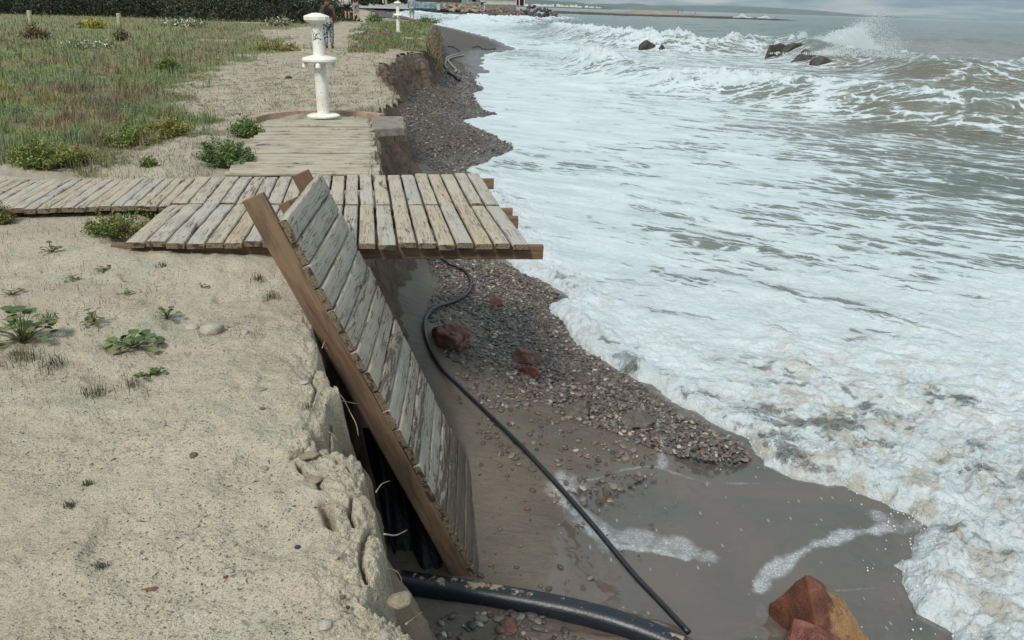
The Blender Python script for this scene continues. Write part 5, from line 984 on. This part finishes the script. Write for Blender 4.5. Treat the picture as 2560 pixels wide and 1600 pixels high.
# roots and twigs sticking from the broken edge
RT_ = [([(805, 870), (815, 850), (830, 842), (838, 858)], 'thin root curling over the edge near the ridge'), ([(848, 985), (860, 1000), (875, 1030), (890, 1060), (896, 1090)], 'long thin root hanging in the notch of the bank'), ([(835, 998), (860, 1003), (895, 1010)], 'pale straight root crossing toward the fallen section'), ([(800, 1068), (830, 1085), (845, 1105), (856, 1108)], 'pale root at the bottom of the notch'), ([(935, 1417), (955, 1420), (985, 1425), (1000, 1440), (1008, 1470)], 'pale curved root hanging above the thick pipe'),
       ([(960, 1335), (990, 1338), (1018, 1325)], 'short pale root pointing at the dark gap'), ([(840, 1398), (865, 1370), (885, 1345), (903, 1318)], 'dry straw stem lying on the sand edge'), ([(940, 1230), (955, 1210), (975, 1202)], 'feathery dry twig at the bank edge'), ([(1015, 1560), (1035, 1545), (1055, 1530)], 'dry twig low on the brown bank')]
for i, (px, lb) in enumerate(RT_):
    z0 = 0.02; P = [at(u, v, z0-(.0 if i in (6,) else .10+.05*j)) for j, (u, v) in enumerate(px)]; R_ = .0035 if i != 7 else .003
    V, Fc = tube_vf(catmull(P, 5), np.linspace(R_, R_*.4, (len(P)-1)*5+1), 6); o = mesh('root' if i not in (6, 7, 8) else 'twig', V, Fc, M['root']); rebase(o, P[0]); tag(o, lb, 'root' if i not in (6, 7, 8) else 'twig')

# wooden posts
for (u0, v0, u1, v1, lb) in [(78, 66, 72, 25, 'left of two weathered wooden posts in the field'), (299, 72, 296, 32, 'right of two weathered wooden posts, beside the yellow bush')]:
    p = at(u0, v0, -.02); H_ = aty(u1, v1, p[1])[2]; tx = aty(u1, v1, p[1])[0]-p[0]; mb = MB(); V, Fc = tube_vf([(0, 0, -.2), (tx*.5, 0, H_*.5), (tx*.9, 0, H_*.93), (tx, 0, H_*.99), (tx, 0, H_)], [.115, .112, .11, .107, .06], 12); mb.add(V, Fc)
    o = mb.build('wooden_post', M['post2']); o.location = p; tag(o, lb, 'post', 'wooden posts in the field')
# pale planks lying in the field
for u, v, L_, a, lb in [(540, 103, 90, .05, 'pale beam lying in the grass in the middle distance'), (1030, 98, 60, -.2, 'pale plank lying on the grass hump right of the far post'), (640, 60, 80, 0., 'pale plank lying near the thicket')]:
    p = sp(u, v); o = mesh('loose_plank', *box_vf((-.5*px_size(p, L_), 0, 0), (px_size(p, L_), .1, 0), (0, .22, 0), (0, 0, .07)), M['post2'], smooth=False); o.location = p+UPZ*.03; tag(o, lb, 'plank')

# ------------------------------------------------------------------ people
def skin_mesh(name, pts, edges, mat, parent, sub=2):
    """connected joints with radii grown into one body surface"""
    me = bpy.data.meshes.new(name); me.from_pydata([p[:3] for p in pts], edges, []); me.materials.append(mat); o = bpy.data.objects.new(name, me); C.objects.link(o); o.parent = parent
    sk = o.modifiers.new('skin', 'SKIN'); sk.use_smooth_shade = True; sv = me.skin_vertices[0].data if me.skin_vertices else None
    if sv is None:
        me.attributes  # layer comes with the modifier below
    return o, me
def body(name, J, Ed, mat, parent, root=0, sub=2):
    bm = bmesh.new(); ly = bm.verts.layers.skin.verify(); vs = []
    for i, j in enumerate(J):
        v = bm.verts.new(j[:3]); rx = j[3]; ry = j[4] if len(j) > 4 else j[3]; v[ly].radius = (rx, ry); v[ly].use_root = (i == root); vs.append(v)
    for a, b in Ed: bm.edges.new((vs[a], vs[b]))
    me = bpy.data.meshes.new(name); bm.to_mesh(me); bm.free(); me.materials.append(mat); o = bpy.data.objects.new(name, me); C.objects.link(o); o.parent = parent
    sk = o.modifiers.new('skin', 'SKIN'); sk.use_smooth_shade = True; ss_ = o.modifiers.new('smooth', 'SUBSURF'); ss_.levels = sub; ss_.render_levels = sub
    return o
def person(p, H, rz, label, top, legs, shorts=False, cap=None, backpack=False, stride=.12, lean=0., arms_in=False, hood=False, detail=2, group='walkers on the path'):
    t = empty('person', p, label, 'person', group, rz); h = H/1.75
    def J(x, y, z, r, r2=None): return (x*h, (y+lean*max(0, z-.9))*h, z*h, r*h, (r2 or r)*h)
    ax = .16 if arms_in else .24
    Jt = [J(0, 0, .95, .13, .10), J(0, 0, 1.15, .14, .10), J(0, 0, 1.36, .165, .105), J(0, .0, 1.47, .06), J(0, .02, 1.53, .055), J(0, .01, 1.63, .085, .095), J(0, .01, 1.70, .06, .07),
          J(.19, 0, 1.40, .06), J(.235, -.02, 1.14, .045), J(ax, .09, .93, .034), J(ax, .12, .86, .03), J(-.19, 0, 1.40, .06), J(-.235, -.02, 1.14, .045), J(-ax, .09, .93, .034), J(-ax, .12, .86, .03),
          J(.09, 0, .86, .085), J(.10, stride*.5, .48, .06), J(.10, stride*.3, .27, .052), J(.10, stride*.2, .07, .036), J(.10, stride*.2+.12, .03, .034, .028), J(-.09, 0, .86, .085), J(-.10, -stride*.3, .48, .06), J(-.10, -stride*.7, .27, .052), J(-.10, -stride, .07, .036), J(-.10, -stride+.12, .03, .034, .028)]
    Ed = [(0, 1), (1, 2), (2, 3), (3, 4), (4, 5), (5, 6), (2, 7), (7, 8), (8, 9), (9, 10), (2, 11), (11, 12), (12, 13), (13, 14), (0, 15), (15, 16), (16, 17), (17, 18), (18, 19), (0, 20), (20, 21), (21, 22), (22, 23), (23, 24)]
    body('body', Jt, Ed, M['skin'], t, 0, detail)
    g = 1.28; T = [(*Jt[i][:3], Jt[i][3]*g, Jt[i][4]*g) for i in (0, 1, 2, 3, 7, 8, 9, 11, 12, 13)]; T[0] = (*T[0][:2], T[0][2]-.03*h, T[0][3], T[0][4]); T[3] = (*T[3][:2], T[3][2]-.03*h, .075*h, .075*h)
    body('jacket', T, [(0, 1), (1, 2), (2, 3), (2, 4), (4, 5), (5, 6), (2, 7), (7, 8), (8, 9)], top, t, 0, detail)
    if shorts: T = [Jt[0], Jt[15], Jt[16], Jt[20], Jt[21]]; T = [(*q[:3], q[3]*1.3, q[4]*1.35) for q in T]; E_ = [(0, 1), (1, 2), (0, 3), (3, 4)]
    else: T = [Jt[0], Jt[15], Jt[16], Jt[17], Jt[18], Jt[20], Jt[21], Jt[22], Jt[23]]; T = [(*q[:3], q[3]*1.35+.008, q[4]*1.4+.008) for q in T]; E_ = [(0, 1), (1, 2), (2, 3), (3, 4), (0, 5), (5, 6), (6, 7), (7, 8)]
    body('shorts' if shorts else 'trousers', T, E_, legs, t, 0, detail)
    hx, hy, hz = Jt[5][:3]; V, Fc = ICO[3]; V = V*np.array([.088, .10, .095])*h+np.array([hx, hy-.008*h, hz+.03*h]); kp = V[:, 2] > hz-.01*h-(.07*h)*(V[:, 1] < hy); fm = kp[Fc].all(1)
    o = mesh('cap' if cap else 'hair', V, Fc[fm].tolist(), cap or M['hair'], t)
    for s in (0, 1):
        q = Jt[19-0] if s == 0 else Jt[24]; V, Fc = ICO[2]; V = V*np.array([.05, .13, .045])*h+np.array([q[0], q[1]-.06*h, .035*h]); V[:, 2] = np.maximum(V[:, 2], 0); mesh('shoe', V, Fc, M['black'], t)
    if hood: V, Fc = ICO[2]; mesh('hood', V*np.array([.10, .08, .10])*h+np.array([0, -.06*h+lean*.6*h, 1.50*h]), Fc, cap, t)
    if backpack:
        bk = mesh('backpack', *rock_vf((.24*h, .12*h, .34*h), 5, 3, 30, .02, .85), M['black'], t); bk.location = (0, (-.15+lean*.35)*h, 1.27*h)
    return t
# walkers, seen from behind
pm = at(824, 124, 0.); pm[2] = float(ground_h(pm[0:1], pm[1:2])[0])
person(pm, 1.80, .0, 'man in brown jacket and camouflage trousers with a black backpack, behind the near post', M['brown'], M['camo'], cap=M['cap'], backpack=True, stride=.05, lean=.06, hood=True)
def walker(u, v, vt, H, **k):
    """feet at pixel (u,v), head at v=vt: distance follows from the height"""
    y_ = H*F/(v-vt)*.93; p = aty(u, v, y_); p[2] = p[2]; return person(p, H, **k)
walker(869, 49, -9, 1.75, rz=.1, label='walker in a white patterned jacket and black shorts on the path', top=M['whitej'], legs=M['black'], shorts=True, stride=.08)
walker(891, 52, -12, 1.78, rz=-.1, label='walker in a dark top and pale knee-length shorts on the path', top=M['navy'], legs=M['denim'], shorts=True, stride=.16)
walker(1030, 54, -1, 1.75, rz=.0, label='walker in a grey-blue sweatshirt and patterned shorts near the sea', top=M['sweat'], legs=M['teal'], shorts=True, stride=.04, arms_in=False)

# ------------------------------------------------------------------ far shore
Y0 = 330.
def fx(u, v, y): return aty(u, v, y)
def fbox(name, u0, u1, v0, v1, y, dy, mat, parent=None, z0=None, label=None, cat=None):
    a = fx(u0, v1, y); b = fx(u1, v1, y); zt = fx((u0+u1)/2, v0, y)[2]; zb_ = a[2] if z0 is None else z0
    V, Fc = abox(a[0], b[0], y, y+dy, zb_, zt); o = mesh(name, V, Fc, mat, None, smooth=False)
    if parent is not None: child_of(o, parent)
    else: rebase(o, ((a[0]+b[0])/2, y, zb_)); tag(o, label, cat)
    return o
bld = empty('beach_building', fx(1250, 20, Y0+6), 'large white panelled building behind a stone wall on the far shore', 'building')
for i in range(5):
    u0 = 1200+i*18; fbox('wall', u0, u0+17.6, -24, 11, Y0+8, 1.2, M['wall'], bld)
fbox('wall', 1168, 1199.5, -24, 8, Y0+9, 3, M['wall'], bld); fbox('window', 1180, 1190, -6, 4, Y0+8.9, .2, M['roofd'], bld)
fbox('porch', 1289, 1311, -20, 13, Y0+12, .5, M['redb'], bld)
for u in (1290, 1298, 1310.5): fbox('pillar', u-1.2, u+1.2, -22, 14.5, Y0+6, .5, M['wall'], bld)
fbox('roof', 1160, 1314, -30, -24, Y0+5, 12, M['roofd'], bld)
fbox('stone_wall', 1212, 1290, 11.5, 19, Y0+5, .6, M['wall2'], label='long grey stone wall below the white panelled building', cat='wall', z0=-1)
fbox('stone_wall', 1100, 1198, 6.5, 18, Y0+4, .6, M['wall2'], label='mottled dark wall left of the grey pillar on the far shore', cat='wall', z0=-1)
pil = empty('pillar_kiosk', fx(1204, 22, Y0), 'grey pillar-like kiosk with a flat dark cap on the far shore', 'kiosk')
fbox('shaft', 1201, 1208.5, 7, 22, Y0-4, 1, M['wall2'], pil); fbox('cap', 1198, 1215, 5.2, 7, Y0-4.5, 2, M['roofd'], pil)
fbox('painted_wall', 1036, 1092, 4.5, 12.5, Y0+2, .5, M['bluew'], label='low wall with pale blue painted patches on the far shore', cat='wall', z0=-1.5)
fbox('long_shed', 1040, 1150, -10, 4.5, Y0+14, 8, M['roofd'], label='long dark shed roof behind the painted wall', cat='shed')
fbox('sign_board', 848, 853, -2, 6, 130, .3, M['wall'], label='small pale sign at the right end of the thicket', cat='sign')
for i, (u, v0, v1, lb) in enumerate([(958, -20, 8, 'thinner pale trunk-like post beyond the walkers'), (965, -20, 12, 'thicker pale post beyond the walkers, left of the far shower post'), (995, -20, 9, 'pale post just behind the far shower post')]):
    fbox('pole', u-2.2, u+2.2, v0, v1, 180, .5, M['post2'], label=lb, cat='post')
for i, (u, v, w_, h_, lb) in enumerate([(935, 14, 50, 30, 'dark green bush left of the pale posts in the distance'), (1012, 11, 46, 26, 'green bush right of the pale posts in the distance'), (895, 16, 50, 26, 'brown-green scrub behind the two walkers'), (975, 10, 40, 20, 'dull bush between the pale posts')]):
    p = fx(u, v, 190); w2 = px_size(p, w_); shrub('distant_bush', p, (w2/2, w2*.4, px_size(p, h_)), 1600, .3, [(.04, .06, .03), (.06, .075, .04), (.03, .045, .025)], lb, 'bush', 1200+i, None, 4)
# boulders of the revetment
bo = []
r = np.random.default_rng(31)
base = [rock_vf((1, .9, .8), 300+k, 3, 12, .05) for k in range(4)]; meshes = {}
for mk in ('tan', 'greyrock', 'redrock', 'darkrock'):
    for k in range(4):
        o = mesh('boulder', base[k][0], base[k][1], M[mk], smooth=False); meshes[mk, k] = o.data; bpy.data.objects.remove(o)
def boulder(u, v, wpx, mk, lb, y, grp):
    p = fx(u, v, y); s = px_size(p, wpx); o = bpy.data.objects.new('boulder', meshes[mk, int(r.integers(4))]); C.objects.link(o); o.location = p+UPZ*s*.2; o.scale = (s, s, s*r.uniform(.7, 1)); o.rotation_euler = (r.normal(0, .2), r.normal(0, .2), r.uniform(0, 6)); tag(o, lb, 'boulder', grp)
for k in range(34):
    t = r.random(); u = 1112+t*82; v = np.interp(u, [1110, 1150, 1195], [20, 24, 27])+r.uniform(-7, 6); boulder(u, v, r.uniform(7, 13), 'tan' if r.random() < .8 else 'redrock', 'tan boulder of the revetment left of the grey kiosk', 316-(v-20)*.5, 'tan revetment boulders')
for k in range(60):
    u = r.uniform(1185, 1320); v = r.uniform(23, 38)+(u-1250)*.03; boulder(u, v, r.uniform(6, 11), r.choice(['greyrock', 'redrock', 'tan'], p=[.6, .3, .1]), 'mottled brown boulder of the sea wall below the white building', 318-(v-20)*.5, 'brown revetment boulders')
for k in range(46):
    u = r.uniform(1312, 1392); top = np.interp(u, [1310, 1345, 1365, 1392], [20, 15, 20, 38]); v = r.uniform(top+2, 41); boulder(u, v, r.uniform(6, 12), 'darkrock' if r.random() < .7 else 'greyrock', 'dark boulder of the rock pile at the head of the far sea wall', 312-(v-20)*.4, 'dark boulders of the rock pile')
V, Fc = rock_vf((px_size(fx(1280, 30, 320), 250), 14, 5), 340, 3, 20, .05); o = mesh('revetment_core', V, Fc, M['greyrock']); o.location = fx(1265, 44, 322); tag(o, kind='structure')
# long breakwater
pt = [(1385, 27, 36), (1420, 29, 37), (1480, 31, 38.5), (1540, 34, 41), (1600, 36, 43), (1660, 37.5, 44), (1720, 39, 45), (1780, 40.5, 46), (1830, 42, 48), (1880, 44, 51), (1930, 47, 53), (1975, 50, 54), (1995, 52.5, 54.5)]
yb = 520.; V = []; n2 = 160; U_ = np.linspace(1385, 1995, n2)
for j, (fy, fz) in enumerate([(-5, 0.), (-2.5, .75), (0, 1.), (6, .9), (10, 0)]):
    for i, u in enumerate(U_):
        vt = np.interp(u, [q[0] for q in pt], [q[1] for q in pt])-.6; vb = np.interp(u, [q[0] for q in pt], [q[2] for q in pt]); a = fx(u, vb, yb); zt = fx(u, vt, yb)[2]; zb2 = min(a[2], ZW-.4); nz = fbm(np.array([u*.11]), np.array([j*1.7]), 3, 17)[0]*1.1
        V.append((a[0]+nz*.5, yb+fy+nz, zb2+(zt-zb2)*fz*(1+.16*nz)))
o = mesh('breakwater', V, grid_faces(5, n2), M['darkrock'], smooth=False); rebase(o, V[n2//2]); tag(o, 'long low breakwater of dark rocks crossing the sea in the distance', 'breakwater')
V = []
for j in range(7):
    for i, u in enumerate(np.linspace(1385, 1800, 60)):
        h_ = np.interp(u, [1385, 1440, 1540, 1580, 1625, 1670, 1720, 1800], [26, 27, 29.5, 25.5, 24.3, 28, 34, 40]); a = fx(u, h_, yb+30); s = math.sin(math.pi*j/6); V.append((a[0], yb+11+38*j/6, (a[2]+2.6)*s-2.6))
tag(mesh('sand_spit', V, grid_faces(7, 60), M['spit']), kind='structure')
for i, (u, v) in enumerate([(1695, 32), (1705, 32), (1738, 36)]):
    p = fx(u, v, yb+16); person(p, 1.8, i*.7, ['leftmost of three tiny dark figures on the breakwater', 'middle one of three tiny dark figures on the breakwater', 'tiny dark figure on the breakwater standing apart to the right'][i], M['black'], M['black'], group='figures on the breakwater', detail=1)
# hills and town
def ridge(name, prof, y, depth, mat, label=None):
    us = np.linspace(prof[0][0], prof[-1][0], 140); V = []
    for j, (f, g) in enumerate([(0, 0), (.3, .55), (.6, .85), (1, 1), (1.4, .8), (2, .3)]):
        for u in us:
            vt = np.interp(u, [q[0] for q in prof], [q[1] for q in prof]); a = fx(u, vt, y); z = a[2]*g+fbm(np.array([u*.05]), np.array([j*.9]), 3, 19)[0]*a[2]*.10*(g > 0)*(g < 1); V.append((a[0]*(1+f*depth/y), y+f*depth, max(z, 0)-8*(g == 0)))
    tag(mesh(name, V, grid_faces(6, 140), mat), kind='structure')
ridge('hills', [(700, -30), (1000, -22), (1200, -14), (1290, -4), (1340, -3), (1400, 1), (1440, 3), (1490, 11), (1530, 17), (1560, 22)], 9000, 1500, M['hill'])
ridge('mountains', [(1380, 14), (1470, 9), (1500, 7), (1540, 8), (1575, 5.5), (1600, 6.5), (1625, 12), (1650, 18), (1690, 23), (1720, 25), (1760, 29)], 14000, 2500, M['hill'])
ridge('far_mountains', [(1600, 16.5), (1640, 13), (1700, 13), (1800, 14), (1900, 17), (2050, 26), (2150, 36), (2250, 42)], 15500, 700, M['hill'])
ridge('coastal_plain', [(1180, 12), (1300, 12.5), (1380, 14), (1450, 17), (1500, 19.5), (1530, 23)], 3600, 400, M['hill'])
r = np.random.default_rng(8)
for k in range(46):
    u = r.uniform(1312, 1500); y_ = 3500-r.uniform(0, 120); vb = np.interp(u, [1300, 1400, 1500], [15, 17, 20.5]); h_ = r.uniform(2, 5.5)*np.interp(u, [1310, 1350, 1430, 1500], [.8, 1, 1.1, .5]); w_ = r.uniform(3, 8); a = fx(u, vb, y_); b = fx(u, vb-h_, y_); wm = w_/F*3600
    V1_, F1_ = abox(-wm/2, wm/2, 0, 14, 0, b[2]-a[2]); V2_, F2_ = abox(-wm/4, wm/4, 2, 10, (b[2]-a[2])+.01, (b[2]-a[2])*1.25); mb = MB(); mb.add(V1_, F1_); mb.add(V2_, F2_); o = mb.build('town_house', M['town'], smooth=False); o.location = a; tag(o, 'tiny pale building of the white town below the distant hills', 'building', 'buildings of the distant town')

# ------------------------------------------------------------------ spray
r = np.random.default_rng(55); k0 = at(2060, 168, ZW); pts = []
def burst(c, n, sx, sy, h, lean, s0, s1, pw=1.6):
    t = r.random(n)**pw; g = r.normal(0, 1, n); a = g*sx; b = r.normal(0, 1, n)*sy; hh = h*np.exp(-(g/1.15)**2)*(.75+.5*np.clip(fbm(a*2.2, b*0+c[0], 3, 7)+.3, 0, 1)); z = t*hh+r.normal(0, .07, n); s = s1+(s0-s1)*(1-t)**1.3; return np.stack([c[0]+a+lean*t*h, c[1]+b, c[2]+np.abs(z), s*r.uniform(.4, 1.4, n)], 1)
SO = np.array([4.2, 10., .1])
cl = np.vstack([burst(SO+k0, 26000, 1.5, .9, 2.6, .12, .075, .02, 1.7), burst(SO+at(2100, 168, ZW), 22000, 1.1, .8, 3.8, .25, .06, .015, 1.35), burst(SO+at(1975, 148, ZW), 9000, .6, .5, 2.2, 0, .055, .02), burst(SO+at(2140, 172, ZW), 18000, 1.8, .8, 2.1, .1, .07, .02),
    burst(SO+at(2085, 150, ZW+.3)+np.array([1., 2.2, 0]), 30000, 1.9, 1.0, 2.6, .2, .11, .04, 1.1), burst(SO+at(2130, 165, ZW+1.2), 12000, 1.6, .9, 3.3, .3, .022, .012, 1.), burst(SO+at(2020, 156, ZW+.5), 14000, 1.4, .7, 1.7, .1, .06, .02)])
T4 = np.array([(1, 1, 1), (-1, -1, 1), (-1, 1, -1), (1, -1, -1)], float)*.8; F4 = np.array([(0, 1, 2), (0, 3, 1), (0, 2, 3), (1, 3, 2)])
n = len(cl); V = (T4[None]*cl[:, None, 3:]+cl[:, None, :3]).reshape(-1, 3); Fc = (F4[None]+(np.arange(n)*4)[:, None, None]).reshape(-1, 3); V0, F0 = ICO[1]
tag(mesh('sea_spray', V, Fc, M['spray'], smooth=False), kind='stuff')
q = []
for u, v, n_d in [(2285, 1345, 40), (2300, 1300, 30), (2240, 1440, 20), (2450, 1180, 30), (1880, 1140, 14), (2360, 1590, 24), (2200, 1270, 20)]:
    c = at(u, v, ZW+.08)
    for _ in range(n_d): q.append((*(c+r.normal(0, .13, 3)*[1, 1, .35]+[0, 0, .03]), r.uniform(.002, .008)))
cl = np.array(q); n = len(cl); V = (V0[None]*cl[:, None, 3:]+cl[:, None, :3]).reshape(-1, 3); Fc = (F0[None]+(np.arange(n)*len(V0))[:, None, None]).reshape(-1, 3)
tag(mesh('foam_droplets', V, Fc, M['spray']), kind='stuff')
for i, u in enumerate((1855, 1912)):
    cl = burst(fx(u, 44, yb-6)*[1, 1, 0]+[0, 0, -1.], 500, 2.2, .5, 2.6-i, .1, .24, .1); n = len(cl); V = (V0[None]*cl[:, None, 3:]+cl[:, None, :3]).reshape(-1, 3); Fc = (F0[None]+(np.arange(n)*len(V0))[:, None, None]).reshape(-1, 3)
    tag(mesh('distant_spray', V, Fc, M['spray']), kind='stuff')

# ------------------------------------------------------------------ air
HZ = bpy.data.materials.new('air'); HZ.use_nodes = True; q = HZ.node_tree; q.nodes.clear(); mo_ = q.nodes.new('ShaderNodeOutputMaterial'); pv = q.nodes.new('ShaderNodeVolumePrincipled'); q.links.new(pv.outputs[0], mo_.inputs['Volume'])
pv.inputs['Color'].default_value = (.80, .90, .97, 1); pv.inputs['Density'].default_value = HAZE; pv.inputs['Anisotropy'].default_value = .2
V, Fc = abox(-14000, 17000, -60, 17000, -30, 330); tag(mesh('haze', V, Fc, HZ, smooth=False), kind='stuff')
